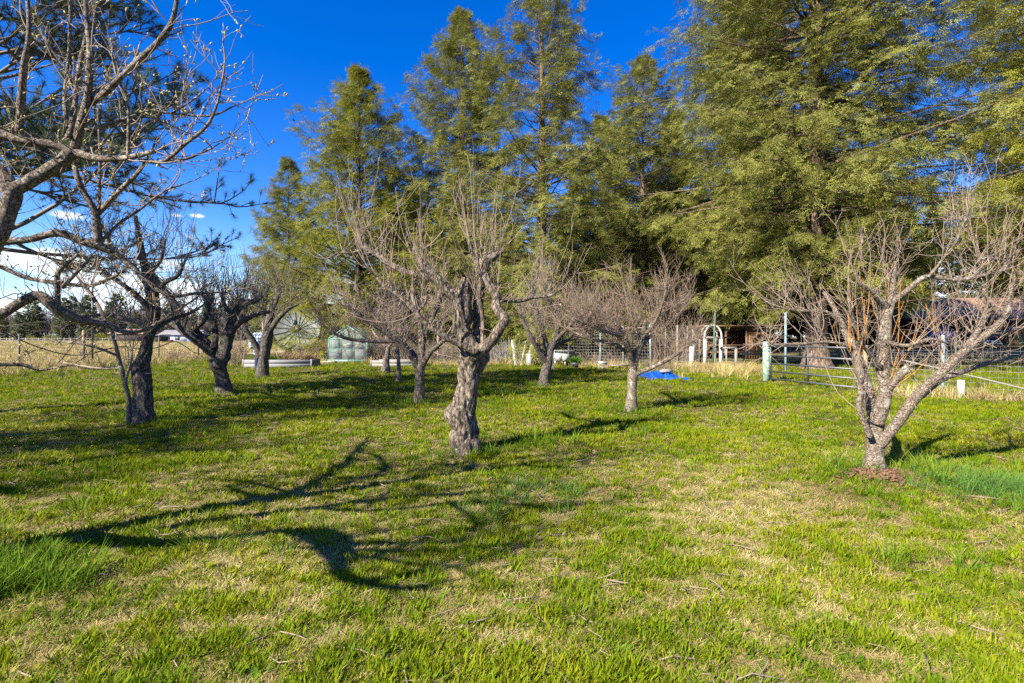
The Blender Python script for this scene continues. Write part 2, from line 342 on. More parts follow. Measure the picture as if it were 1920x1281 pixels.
def ground_mat():
    m, nt, N, L, b = new_mat('ground')
    ge = N.new('ShaderNodeNewGeometry')
    def nz(s, d=5, r=0.6):
        n = N.new('ShaderNodeTexNoise'); n.inputs['Scale'].default_value = s; n.inputs['Detail'].default_value = d; n.inputs['Roughness'].default_value = r
        L.new(ge.outputs['Position'], n.inputs['Vector']); return n.outputs['Fac']
    big, fine, mid = nz(0.55, 4), nz(45, 6, 0.75), nz(4, 5)
    a = N.new('ShaderNodeMath'); a.operation = 'MULTIPLY_ADD'; a.inputs[1].default_value = 0.9; L.new(big, a.inputs[0])
    f = N.new('ShaderNodeMath'); f.operation = 'MULTIPLY_ADD'; f.inputs[1].default_value = 0.6; f.inputs[2].default_value = -0.3; L.new(mid, f.inputs[0]); L.new(f.outputs[0], a.inputs[2])
    r = ramp(N, [(0.25, (0.055, 0.075, 0.010)), (0.5, (0.105, 0.105, 0.022)), (0.75, (0.20, 0.165, 0.065))]); L.new(a.outputs[0], r.inputs[0])
    r2 = ramp(N, [(0.30, (0.22, 0.19, 0.15)), (0.5, (0.65, 0.63, 0.58)), (0.70, (1.0, 1.0, 1.0))]); L.new(fine, r2.inputs[0])
    mu = N.new('ShaderNodeMix'); mu.data_type = 'RGBA'; mu.blend_type = 'MULTIPLY'; mu.inputs['Factor'].default_value = 1; L.new(r.outputs[0], mu.inputs['A']); L.new(r2.outputs[0], mu.inputs['B'])
    L.new(mu.outputs['Result'], b.inputs['Base Color']); b.inputs['Roughness'].default_value = 0.95; b.inputs['Specular IOR Level'].default_value = 0.1
    bp = N.new('ShaderNodeBump'); bp.inputs['Strength'].default_value = 0.8; bp.inputs['Distance'].default_value = 0.02; L.new(fine, bp.inputs['Height']); L.new(bp.outputs[0], b.inputs['Normal'])
    return m
M['ground'] = ground_mat()
M['field'] = plain('dry_field', (0.27, 0.22, 0.12), 0.95, var=0.3, scale=0.35, bump=0.3)
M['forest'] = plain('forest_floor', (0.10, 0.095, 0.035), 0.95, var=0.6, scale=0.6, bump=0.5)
M['soil'] = plain('soil', (0.10, 0.07, 0.05), 0.95, var=0.4, scale=12, bump=0.8)
M['chips'] = plain('wood_chips', (0.15, 0.075, 0.045), 0.9, var=0.5, scale=40, bump=0.8)
M['wood_grey'] = plain('weathered_wood', (0.20, 0.185, 0.17), 0.85, var=0.3, scale=10, bump=0.3, stretch=(0.6, 3, 6))
M['wood_white'] = plain('whitewashed_wood', (0.36, 0.345, 0.32), 0.8, var=0.2, scale=14, bump=0.2, stretch=(2, 2, 0.5))
M['wood_brown'] = plain('brown_boards', (0.17, 0.085, 0.038), 0.85, var=0.45, scale=7, bump=0.3, stretch=(3, 3, 0.6))
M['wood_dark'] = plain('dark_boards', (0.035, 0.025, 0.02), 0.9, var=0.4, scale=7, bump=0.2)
M['wood_orange'] = plain('orange_brown_post', (0.22, 0.08, 0.025), 0.8, var=0.3, scale=8, bump=0.2)
M['post_brown'] = plain('round_post', (0.26, 0.19, 0.12), 0.9, var=0.35, scale=12, bump=0.3, stretch=(3, 3, 0.5))
M['steel'] = plain('fence_steel', (0.10, 0.105, 0.115), 0.5, metal=0.6, var=0.25, scale=14)
M['steel_dark'] = plain('dark_steel', (0.06, 0.065, 0.07), 0.5, metal=0.3, var=0.25, scale=14)
M['wire'] = plain('galvanised_wire', (0.24, 0.23, 0.22), 0.55, metal=0.2, var=0.2, scale=3)
M['wire_dark'] = plain('rusty_wire', (0.16, 0.12, 0.10), 0.7, var=0.2, scale=3)
M['tpost'] = plain('green_steel_post', (0.05, 0.10, 0.07), 0.6, var=0.3, scale=8)
M['tpost_blue'] = plain('blue_grey_steel_post', (0.20, 0.28, 0.32), 0.5, var=0.3, scale=8)
M['hose'] = plain('black_hose', (0.02, 0.02, 0.022), 0.5, var=0.2)
M['white_plastic'] = plain('white_plastic', (0.40, 0.39, 0.36), 0.5, var=0.12, scale=8)
M['roof_rust'] = plain('rusty_metal_roof', (0.25, 0.145, 0.098), 0.85, var=0.4, scale=2.2, stretch=(2, 0.4, 1))
M['roof_grey'] = plain('grey_roof', (0.20, 0.19, 0.19), 0.8, var=0.25, scale=2)
M['blue'] = plain('blue_plastic', (0.012, 0.075, 0.42), 0.4, var=0.3, scale=8)
M['tarp'] = plain('blue_tarp', (0.004, 0.07, 0.42), 0.38, var=0.3, scale=10)
M['silver'] = plain('silver_paint', (0.42, 0.44, 0.46), 0.3, metal=0.5, var=0.1)
M['chrome'] = plain('chrome', (0.7, 0.7, 0.72), 0.15, metal=1.0, var=0.05)
M['navy'] = plain('navy_paint', (0.012, 0.03, 0.12), 0.25, var=0.1, coat=0.6)
M['black'] = plain('black_rubber', (0.015, 0.015, 0.016), 0.7, var=0.2)
M['yellow'] = plain('yellow_canvas', (0.20, 0.15, 0.03), 0.7, var=0.25)
M['teal'] = plain('teal_plastic', (0.01, 0.22, 0.20), 0.45, var=0.2)
M['green_frame'] = plain('green_aluminium', (0.13, 0.25, 0.22), 0.45, metal=0.2, var=0.15)
M['jeans'] = plain('dark_denim', (0.012, 0.025, 0.075), 0.9, var=0.3, scale=30)
M['terracotta'] = plain('brown_sacking', (0.36, 0.19, 0.07), 0.85, var=0.35, scale=9, bump=0.3)
M['house_blue'] = plain('pale_blue_wall', (0.42, 0.50, 0.60), 0.8, var=0.1)
M['house_dark'] = plain('blue_wall', (0.10, 0.19, 0.42), 0.7, var=0.1)
M['red'] = plain('faded_red', (0.30, 0.07, 0.06), 0.8, var=0.2)
M['dandelion'] = plain('dandelion_yellow', (0.75, 0.48, 0.01), 0.7, var=0.15, scale=20)
def post_paint():
    m, nt, N, L, b = new_mat('flaking_green_paint')
    tc = N.new('ShaderNodeTexCoord'); nz = N.new('ShaderNodeTexNoise'); nz.inputs['Scale'].default_value = 9; nz.inputs['Detail'].default_value = 8; nz.inputs['Roughness'].default_value = 0.7
    L.new(tc.outputs['Object'], nz.inputs['Vector']); r = ramp(N, [(0.40, (0.06, 0.20, 0.11)), (0.5, (0.20, 0.32, 0.22)), (0.56, (0.42, 0.43, 0.38))])
    L.new(nz.outputs['Fac'], r.inputs[0]); L.new(r.outputs[0], b.inputs['Base Color']); b.inputs['Roughness'].default_value = 0.8; return m
M['post_paint'] = post_paint()
M['bed'] = plain('bed_boards', (0.17, 0.173, 0.182), 0.85, var=0.3, scale=9, bump=0.3, stretch=(.6, 3, 5))
def plaid():
    m, nt, N, L, b = new_mat('blue_plaid')
    tc = N.new('ShaderNodeTexCoord'); sep = N.new('ShaderNodeSeparateXYZ'); L.new(tc.outputs['Object'], sep.inputs[0]); acc = None
    for ax, sc in (('X', 9.0), ('Z', 7.0)):
        a = N.new('ShaderNodeMath'); a.operation = 'MULTIPLY'; a.inputs[1].default_value = sc; L.new(sep.outputs[ax], a.inputs[0])
        f = N.new('ShaderNodeMath'); f.operation = 'FRACT'; L.new(a.outputs[0], f.inputs[0])
        g = N.new('ShaderNodeMath'); g.operation = 'GREATER_THAN'; g.inputs[1].default_value = 0.5; L.new(f.outputs[0], g.inputs[0])
        if acc is None: acc = g.outputs[0]
        else:
            s_ = N.new('ShaderNodeMath'); s_.operation = 'ADD'; L.new(acc, s_.inputs[0]); L.new(g.outputs[0], s_.inputs[1])
            h = N.new('ShaderNodeMath'); h.operation = 'MULTIPLY'; h.inputs[1].default_value = 0.5; L.new(s_.outputs[0], h.inputs[0]); acc = h.outputs[0]
    r = ramp(N, [(0.0, (0.62, 0.66, 0.70)), (0.5, (0.13, 0.22, 0.38)), (1.0, (0.02, 0.05, 0.14))]); L.new(acc, r.inputs[0]); L.new(r.outputs[0], b.inputs['Base Color']); b.inputs['Roughness'].default_value = 0.9
    return m
M['plaid'] = plaid()
def glassmat(name, tint, alpha):
    m, nt, N, L, b = new_mat(name)
    tr = N.new('ShaderNodeBsdfTransparent'); tr.inputs[0].default_value = (*tint, 1)
    gl = N.new('ShaderNodeBsdfGlossy'); gl.inputs['Roughness'].default_value = 0.0
    df = N.new('ShaderNodeBsdfDiffuse'); df.inputs[0].default_value = (0.62, 0.66, 0.65, 1)
    fr = N.new('ShaderNodeFresnel'); fr.inputs[0].default_value = 1.5
    a = N.new('ShaderNodeMixShader'); a.inputs[0].default_value = alpha; L.new(tr.outputs[0], a.inputs[1]); L.new(df.outputs[0], a.inputs[2])
    c = N.new('ShaderNodeMixShader'); fm = N.new('ShaderNodeMath'); fm.operation = 'MULTIPLY'; fm.inputs[1].default_value = 0.6; L.new(fr.outputs[0], fm.inputs[0]); L.new(fm.outputs[0], c.inputs[0]); L.new(a.outputs[0], c.inputs[1]); L.new(gl.outputs[0], c.inputs[2])
    L.new(c.outputs[0], N['Material Output'].inputs[0]); return m
M['glass'] = glassmat('greenhouse_glass', (0.95, 0.99, 0.98), 0.16)
M['dish_mesh'] = glassmat('perforated_dish_mesh', (0.88, 0.88, 0.88), 0.30)

# ---------------------------------------------------------------- ground
def grid_sheet(name, xs, ys, zf, mat, label=None, kind='structure'):
    X, Yg = np.meshgrid(xs, ys); Z = zf(X, Yg); V = np.stack((X, Yg, Z), -1).reshape(-1, 3)
    nx, ny = len(xs), len(ys); i = np.arange(ny-1)[:, None]; j = np.arange(nx-1)[None]
    Fq = np.stack((i*nx+j, i*nx+j+1, (i+1)*nx+j+1, (i+1)*nx+j), -1).reshape(-1, 4)
    o = link(name, mesh_np(name, V, Fq, mat, True)); o['kind'] = kind
    if label: o['label'] = label
    return o
def graded(a, b, fine, far):
    mid = np.arange(a, b + 1e-6, fine); lo = a - np.geomspace(fine, far, 14); hi = b + np.geomspace(fine, far, 14)
    return np.concatenate((lo[::-1], mid, hi))
grid_sheet('ground', graded(-40, 50, 0.6, 2500), graded(-12, 60, 0.6, 2500), gz, M['ground'], 'green lawn with straw coloured patches under the orchard')
def fence_x(y): return -25.0 - 0.02 * (y - 25)
def field_sheet():
    ys = np.concatenate((np.arange(-6, 46, 2.0), np.geomspace(46, 330, 24))); rows = []
    for y in ys:
        right = fence_x(y) - 0.3 if y < 46 else (-25.6 + (y - 46) * 0.9 if y < 60 else -13.0 - (y - 60) * 0.16)
        rows.append(np.linspace(-430, right, 24))
    X = np.array(rows); Yg = np.repeat(ys[:, None], 24, 1); Z = gz(X, Yg) * 0 + np.maximum(gz(X, Yg), 0) + 0.02
    V = np.stack((X, Yg, Z), -1).reshape(-1, 3); i = np.arange(len(ys)-1)[:, None]; j = np.arange(23)[None]
    Fq = np.stack((i*24+j, i*24+j+1, (i+1)*24+j+1, (i+1)*24+j), -1).reshape(-1, 4)
    o = link('field', mesh_np('field', V, Fq, M['field'], True)); o['kind'] = 'structure'; o['label'] = 'wide dry straw field beyond the wire fence'
field_sheet()
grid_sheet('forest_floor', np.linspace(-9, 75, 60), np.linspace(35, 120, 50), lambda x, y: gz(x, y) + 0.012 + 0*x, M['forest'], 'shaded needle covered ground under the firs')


def scatter_group(name, sources):
    """node group that puts one of the source meshes on every vertex (attributes pick, rot, scl)"""
    ng = bpy.data.node_groups.new(name, 'GeometryNodeTree'); ng.interface.new_socket('Geometry', in_out='INPUT', socket_type='NodeSocketGeometry'); ng.interface.new_socket('Geometry', in_out='OUTPUT', socket_type='NodeSocketGeometry')
    N = ng.nodes; L = ng.links; gi = N.new('NodeGroupInput'); go = N.new('NodeGroupOutput'); ip = N.new('GeometryNodeInstanceOnPoints'); gt = N.new('GeometryNodeGeometryToInstance')
    for o in sources[::-1]:
        oi = N.new('GeometryNodeObjectInfo'); oi.inputs['Object'].default_value = o; oi.inputs['As Instance'].default_value = False; L.new(oi.outputs['Geometry'], gt.inputs[0])
    def na(nm, ty): q = N.new('GeometryNodeInputNamedAttribute'); q.data_type = ty; q.inputs['Name'].default_value = nm; return q.outputs['Attribute']
    L.new(gi.outputs[0], ip.inputs['Points']); L.new(gt.outputs[0], ip.inputs['Instance']); ip.inputs['Pick Instance'].default_value = True
    L.new(na('pick', 'INT'), ip.inputs['Instance Index']); L.new(na('rot', 'FLOAT_VECTOR'), ip.inputs['Rotation']); L.new(na('scl', 'FLOAT'), ip.inputs['Scale']); L.new(ip.outputs[0], go.inputs[0]); return ng
def point_mesh(name, pts, scl, rot, pick_):
    n = len(pts); me = bpy.data.meshes.new(name); me.vertices.add(n); me.vertices.foreach_set('co', np.asarray(pts, np.float32).ravel())
    a = me.attributes.new('scl', 'FLOAT', 'POINT'); a.data.foreach_set('value', np.asarray(scl, np.float32))
    a = me.attributes.new('rot', 'FLOAT_VECTOR', 'POINT'); a.data.foreach_set('vector', np.asarray(rot, np.float32).ravel())
    a = me.attributes.new('pick', 'INT', 'POINT'); a.data.foreach_set('value', np.asarray(pick_, np.int32)); return me
def instancer(name, pts, scl, coll, seed, label, nvar, tilt=.12):
    rng = np.random.default_rng(seed); n = len(pts)
    rot = np.stack((rng.normal(0, tilt, n), rng.normal(0, tilt, n), rng.uniform(0, 6.28, n)), -1)
    o = link(name, point_mesh(name, pts, scl, rot, rng.integers(0, nvar, n)))
    md = o.modifiers.new('scatter', 'NODES'); md.node_group = scatter_group(name, list(coll.objects)); o['kind'] = 'stuff'
    if label: o['label'] = label
    return o
# ---------------------------------------------------------------- foliage generators
def conifer_arrays(seed, Ht, R, z0, nb, nl, ns, sl, sw, pw=0.85, droop=0.25, up=0.55, low=-0.15, bottom=0.6, gap=0.0, trunk_r=0.3, lean=0.0):
    rng = np.random.default_rng(seed)
    u = (np.arange(nb) + rng.random(nb)) / nb; t = u ** 1.12; z = z0 + (Ht - z0) * t
    prof = (1 - t) ** pw * np.minimum(1, bottom + t * 2.0) * np.minimum(1, .28 + (1 - t)*3.6) + 0.02
    clump = 1 + 0.22*np.sin(z*0.9 + seed) * rng.random(nb)
    Lb = R * prof * rng.uniform(0.68, 1.12, nb) * clump
    if gap: Lb *= np.where(rng.random(nb) < gap, 0.45, 1.0)
    az = np.arange(nb) * 2.39996 + rng.normal(0, 0.35, nb)
    e0 = low + (up - low) * t + rng.normal(0, 0.10, nb)
    S = 8; s = np.linspace(0, 1, S)[None]
    rad = Lb[:, None] * s; vz = Lb[:, None] * (np.tan(e0)[:, None]*s - droop*(1 - t)[:, None]*s**2 + 0.17*s**3)
    azs = az[:, None] + rng.normal(0, 0.12, nb)[:, None] * s
    lx = lean * z / Ht
    B = np.stack((np.cos(azs)*rad + lx[:, None], np.sin(azs)*rad, z[:, None] + vz), -1)
    # branchlets
    K = nl; ss_ = rng.uniform(0.12, 1.0, (nb, K)) ** 0.75
    idx = np.minimum((ss_*(S-1)).astype(int), S-2); fr = ss_*(S-1) - idx
    bi = np.arange(nb)[:, None]
    p0 = B[bi, idx]*(1-fr[..., None]) + B[bi, idx+1]*fr[..., None]; d0 = norm(B[bi, idx+1] - B[bi, idx])
    side = np.where(rng.random((nb, K)) < 0.5, 1, -1); ang = side * rng.uniform(0.35, 1.25, (nb, K))
    hx = d0[..., 0]*np.cos(ang) - d0[..., 1]*np.sin(ang); hy = d0[..., 0]*np.sin(ang) + d0[..., 1]*np.cos(ang)
    d1 = norm(np.stack((hx, hy, d0[..., 2]*0.6 - rng.uniform(0.0, 0.55, (nb, K))), -1))
    ll = (0.16*Lb[:, None] + 0.24*Lb[:, None]*(1-ss_) + 0.18) * rng.uniform(0.6, 1.15, (nb, K))
    keep = rng.random((nb, K)) < np.clip(Lb[:, None]/(0.7*R), 0.25, 1)
    p0 = p0[keep]; d1 = d1[keep]; ll = ll[keep]; n = len(p0)
    q = rng.random((n, ns)) ** 0.8
    base = p0[:, None] + d1[:, None]*(ll[:, None]*q)[..., None]; base[..., 2] -= 0.25*ll[:, None]*q**2
    sgn = np.where(rng.random((n, ns)) < 0.5, 1, -1); a2 = sgn*rng.uniform(0.1, 1.0, (n, ns))
    dx = d1[:, None, 0]*np.cos(a2) - d1[:, None, 1]*np.sin(a2); dy = d1[:, None, 0]*np.sin(a2) + d1[:, None, 1]*np.cos(a2)
    d2 = norm(np.stack((dx, dy, d1[:, None, 2] + rng.normal(-0.12, 0.32, (n, ns))), -1)).reshape(-1, 3)
    base = (base + rng.normal(0, 0.05, base.shape)).reshape(-1, 3)
    m = len(base); l = sl*rng.uniform(0.6, 1.35, m); w = sw*rng.uniform(0.7, 1.3, m)
    nn = norm(np.stack((rng.normal(0, 0.8, m), rng.normal(0, 0.8, m), rng.normal(0.4, 0.6, m)), -1)); sv = norm(np.cross(d2, nn))
    mid = base + d2*(l*0.5)[:, None]; tip = base + d2*l[:, None]; tip[:, 2] -= 0.12*l
    V = np.stack((base, mid + sv*w[:, None]*0.5, tip, mid - sv*w[:, None]*0.5), 1).reshape(-1, 3)
    Fq = np.arange(4*m).reshape(-1, 4)
    tint = np.clip(rng.normal(0.5, 0.22, m) + 0.15*np.repeat(q.ravel() > 0.7, 1), 0, 1)
    rb = (0.010 + 0.011*Lb)[:, None] * (1 - 0.85*s); BV, BF = tubes(B, rb, 4)
    # fine bare wood of the branchlets
    e = np.stack((p0, p0 + d1*ll[:, None]*0.55), 1); e = e[::3]
    TV, TF = tubes(e, np.tile(np.array((0.012, 0.005)), (len(e), 1)), 3)
    BV2 = np.vstack((BV, TV)); BF2 = np.vstack((BF, TF + len(BV)))
    zs_ = np.array((-0.25, 0.0, 0.35, 0.9, 2.0, Ht*0.25, Ht*0.5, Ht*0.75, Ht*0.99)); rr = trunk_r*np.array((1.9, 1.7, 1.35, 1.15, 1.0, 0.85, 0.6, 0.32, 0.03))
    TP = np.stack((lean*zs_/Ht, 0*zs_, zs_), -1)
    tv, tf = bark_tube(TP, rr, 14, 0.6, 0.10, 2.0, seed)
    return (V, Fq, tint), (BV2, BF2), (tv, tf)
def sprig(name, seed, mat):
    """one drooping fir spray of unit length along +X: a twig with side twigs, all set with narrow leaflets"""
    rng = np.random.default_rng(seed); B_, D_, L_ = [], [], []
    def axis(p, d, ln, n, ll):
        for i in range(n):
            t = (i+.6)/n; q = p+d*ln*t; q = q+np.array((0, 0, -.10*ln*t*t)); sg = 1 if i % 2 else -1; a = sg*rng.uniform(.45, .95)
            e = np.array((d[0]*math.cos(a)-d[1]*math.sin(a), d[0]*math.sin(a)+d[1]*math.cos(a), d[2]+rng.normal(-.08, .22)))
            B_.append(q); D_.append(e/np.linalg.norm(e)); L_.append(ll*(1-.45*t)*rng.uniform(.75, 1.25))
        B_.append(p+d*ln*.92); D_.append(d); L_.append(ll)
    ax = np.array((1.0, 0, -.06)); axis(np.zeros(3), ax, .9, 10, .15)
    for t, sg in ((.15, 1), (.27, -1), (.42, 1), (.55, -1), (.68, 1)):
        a = sg*rng.uniform(.6, .95); d = np.array((math.cos(a), math.sin(a), rng.normal(-.14, .12))); axis(ax*.9*t, d, .52*(1-.55*t), 5, .12)
    b, d, l = np.array(B_), np.array(D_), np.array(L_); n = len(b); sv = norm(np.cross(d, norm(np.stack((rng.normal(0, .5, n), rng.normal(0, .5, n), np.ones(n)), -1))))*(.029*rng.uniform(.8, 1.25, n))[:, None]
    V = np.stack((b, b+d*(l*.45)[:, None]+sv, b+d*l[:, None], b+d*(l*.45)[:, None]-sv), 1).reshape(-1, 3)
    return bpy.data.objects.new(name, mesh_np(name, V, np.arange(4*n).reshape(-1, 4), mat, False, rng.random(n)))
SPRIGS = {}
def sprig_group(mat):
    if mat.name not in SPRIGS: SPRIGS[mat.name] = scatter_group('fir_sprays', [sprig('fir_spray', 300+i, mat) for i in range(4)])
    return SPRIGS[mat.name]
def conifer_points(mat, bmat, **k):
    k = dict(k); sl = k['sl']; (V, Fq, t), (BV, BF), (tv, tf) = conifer_arrays(**k)
    rng = np.random.default_rng(k['seed']+5); b = V[0::4]; tip = V[2::4]; d = tip-b; l = np.linalg.norm(d, axis=1); d = d/l[:, None]; n = len(b)
    rot = np.stack((rng.normal(0, .55, n), -np.arcsin(np.clip(d[:, 2], -1, 1)), np.arctan2(d[:, 1], d[:, 0])), -1)
    me = point_mesh('crown', b, l, rot, rng.integers(0, 4, n)); me.materials.append(mat)
    return (me, mesh_np('branches', BV, BF, bmat), mesh_np('trunk', tv, tf, bmat, True), sprig_group(mat))
def conifer_meshes(mat, bmat, **k):
    (V, Fq, t), (BV, BF), (tv, tf) = conifer_arrays(**k)
    return (mesh_np('crown', V, Fq, mat, False, t), mesh_np('branches', BV, BF, bmat), mesh_np('trunk', tv, tf, bmat, True))
def put_conifer(ms, x, y, label, cat='tree', name='fir_tree', group=None, rz=0.0, sc=1.0):
    t = thing(name, label, cat, (x, y, g1(x, y) - 0.02), group); t.rotation_euler.z = rz; t.scale = (sc[0], sc[0], sc[1]) if isinstance(sc, tuple) else (sc, sc, sc)
    for nm, me in zip(('crown', 'branches', 'trunk'), ms):
        o = bpy.data.objects.new(nm, me); COL.objects.link(o); o.parent = t
        if nm == 'crown' and len(ms) > 3: o.modifiers.new('sprays', 'NODES').node_group = ms[3]
        if nm != 'trunk': o['kind'] = 'stuff'
    return t

# big firs
def X_(px, Y): return (px - CX)/F*Y
C = conifer_meshes; CP = conifer_points
put_conifer(CP(M['fir'], M['bark_firdark'], seed=11, Ht=18.9, R=5.0, z0=1.6, nb=170, nl=20, ns=7, sl=0.55, sw=0.10, droop=0.35, up=0.9, low=0.1, pw=0.85, trunk_r=0.2), X_(541, 50), 50, 'smallest pointed fir at the edge of the open field')
put_conifer(CP(M['fir_b'], M['bark_firdark'], seed=2, Ht=21.9, R=8.0, z0=0.4, nb=290, nl=26, ns=7, sl=0.50, sw=0.08, droop=0.22, up=0.95, low=0.15, pw=0.88, bottom=0.60, trunk_r=0.33), X_(673, 39), 39, 'dense yellow green pointed fir behind the glass greenhouse')
mid_fir = CP(M['fir'], M['bark_fir'], seed=3, Ht=26.8, R=7.3, z0=1.6, nb=310, nl=24, ns=7, sl=0.52, sw=0.08, droop=0.3, up=0.9, low=0.0, pw=0.70, bottom=0.7, trunk_r=0.34)
put_conifer(mid_fir, X_(866, 40), 40, 'tall full fir rising straight behind the gnarled centre tree')
put_conifer(mid_fir, X_(1128, 54), 54, 'fir filling the gap right of the open limbed fir', rz=2.2, sc=(1.0, .92))
put_conifer(mid_fir, X_(1262, 58), 58, 'fir half hidden behind the left boughs of the huge spreading fir', rz=4.1, sc=(1.0, 1.0))
put_conifer(CP(M['fir'], M['bark_fir'], seed=4, Ht=25.9, R=7.2, z0=2.4, nb=220, nl=22, ns=7, sl=0.52, sw=0.08, droop=0.30, up=0.75, low=-0.05, pw=0.60, bottom=0.7, gap=0.22, trunk_r=0.42), X_(1016, 34), 34, 'open limbed fir with its bare trunk and sky showing through')
put_conifer(CP(M['fir'], M['bark_fir'], seed=5, Ht=27.4, R=7.2, z0=2.0, nb=250, nl=22, ns=7, sl=0.56, sw=0.085, droop=0.3, up=0.8, low=-0.05, pw=0.55, trunk_r=0.36), X_(1205, 47), 47, 'shorter looking fir set back between two taller firs')
big = CP(M['fir'], M['bark_fir'], seed=6, Ht=33, R=8.2, z0=4.4, nb=390, nl=34, ns=6, sl=0.50, sw=0.067, droop=0.36, up=0.6, low=0.0, pw=0.42, bottom=0.62, gap=0.2, trunk_r=0.50)
put_conifer(big, X_(1531, 26), 26, 'huge spreading fir with flared trunk behind the metal gate')
big2 = CP(M['fir_b'], M['bark_fir'], seed=7, Ht=34, R=8.4, z0=5.2, nb=330, nl=32, ns=6, sl=0.48, sw=0.064, droop=0.40, up=0.55, low=0.05, pw=0.45, bottom=0.62, gap=0.12, trunk_r=0.5)
put_conifer(big2, 25.5, 18.0, 'large drooping fir overhanging the barn at the edge of view')
put_conifer(big, 21.0, 45.0, 'tall fir rising behind the flared fir left of the gate', rz=2.1, sc=(0.85, 1.05))
put_conifer(big2, 42.0, 67.0, 'large fir standing behind the rusty barn roof', rz=1.2, sc=(1.0, 0.95))
put_conifer(big2, 31.5, 29.0, 'tall fir at the right edge in front of the barn end', rz=2.4, sc=(0.85, 1.0))
# the wood behind
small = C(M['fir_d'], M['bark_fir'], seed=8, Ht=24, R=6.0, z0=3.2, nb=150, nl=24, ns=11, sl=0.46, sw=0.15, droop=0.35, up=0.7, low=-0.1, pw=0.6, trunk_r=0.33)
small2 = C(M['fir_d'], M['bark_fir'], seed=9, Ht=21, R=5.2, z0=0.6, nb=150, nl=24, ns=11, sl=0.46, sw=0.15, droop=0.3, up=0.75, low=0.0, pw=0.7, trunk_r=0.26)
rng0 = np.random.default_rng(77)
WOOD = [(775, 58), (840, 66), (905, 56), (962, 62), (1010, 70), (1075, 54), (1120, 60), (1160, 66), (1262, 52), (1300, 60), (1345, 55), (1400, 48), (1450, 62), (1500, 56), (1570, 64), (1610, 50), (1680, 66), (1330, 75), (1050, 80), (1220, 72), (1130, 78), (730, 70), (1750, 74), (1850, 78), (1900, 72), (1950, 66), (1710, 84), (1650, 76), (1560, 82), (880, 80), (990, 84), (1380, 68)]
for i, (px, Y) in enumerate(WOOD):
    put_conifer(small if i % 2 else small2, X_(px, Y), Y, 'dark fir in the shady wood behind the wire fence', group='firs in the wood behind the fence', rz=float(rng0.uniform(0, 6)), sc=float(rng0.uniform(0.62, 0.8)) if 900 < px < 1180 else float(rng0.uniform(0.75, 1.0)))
# ---------------------------------------------------------------- far tree line
far_fir = C(M['fir_far'], M['bark_firdark'], seed=21, Ht=15, R=2.9, z0=0.8, nb=60, nl=12, ns=9, sl=0.8, sw=0.28, droop=0.25, up=0.7, low=0.0, trunk_r=0.2)
far_fir2 = C(M['fir_far'], M['bark_firdark'], seed=22, Ht=13, R=3.4, z0=0.8, nb=60, nl=12, ns=9, sl=0.8, sw=0.3, droop=0.2, up=0.9, low=0.2, pw=0.6, trunk_r=0.2)
def grow(rng, p, d, ln, S, jit, upb):
    """grow N shoots: p,d (N,3), ln (N,)"""
    out = [p]; d = norm(d); st = (ln/(S-1))[:, None]
    for _ in range(S-1):
        d = norm(d + rng.normal(0, jit, d.shape) + np.array((0, 0, upb))); p = p + d*st; out.append(p)
    return np.stack(out, 1)
def pick(rng, Pt, n_per, lo=0.2, hi=1.0):
    N_, S = Pt.shape[:2]; s = rng.uniform(lo, hi, (N_, n_per))*(S-1); i = np.minimum(s.astype(int), S-2); f = (s-i)[..., None]; b = np.arange(N_)[:, None]
    return ((Pt[b, i]*(1-f)+Pt[b, i+1]*f).reshape(-1, 3), norm(Pt[b, i+1]-Pt[b, i]).reshape(-1, 3), (s/(S-1)).ravel())
def bare_tree(seed, Ht, sp):
    rng = np.random.default_rng(seed); n = 26
    p = np.stack((rng.normal(0, .15, n), rng.normal(0, .15, n), rng.uniform(0.12, 0.5, n)*Ht), -1); a = rng.uniform(0, 6.28, n)
    A = grow(rng, p, np.stack((np.cos(a)*sp, np.sin(a)*sp, rng.uniform(0.5, 1.4, n)), -1), Ht*rng.uniform(0.3, 0.6, n), 6, 0.18, 0.06)
    p, d, s = pick(rng, A, 14); d = norm(d + rng.normal(0, 0.6, d.shape)); Bq = grow(rng, p, d, Ht*0.2*rng.uniform(0.5, 1.1, len(p)), 4, 0.2, 0.06)
    p, d, s = pick(rng, Bq, 6); d = norm(d + rng.normal(0, 0.7, d.shape)); Cq = grow(rng, p, d, Ht*0.09*rng.uniform(0.5, 1.1, len(p)), 3, 0.2, 0.0)
    mb = MB(); V, Fc = bark_tube([(0, 0, -.2), (0.05, 0, Ht*.3), (0, .1, Ht*.7), (0, 0, Ht*.95)], [Ht*.02, Ht*.015, Ht*.008, 0.02], 8, 0.8, .1, 2, seed); mb.add(V, Fc)
    tm = mb.mesh('trunk', M['twig_dark'])
    cb = MB()
    for Q, r0, r1 in ((A, Ht*.008, .03), (Bq, .045, .02), (Cq, .03, .018)):
        V, Fc = tubes(Q, np.tile(np.linspace(r0, r1, Q.shape[1]), (len(Q), 1)), 3); cb.add(V, Fc)
    return cb.mesh('crown', M['twig_far']), tm
M['twig_far'] = plain('far_bare_twigs', (0.17, 0.14, 0.135), 0.9, var=0.2, scale=0.5)
bare1, bare2 = bare_tree(5, 12, 1.0), bare_tree(6, 10, 1.4)
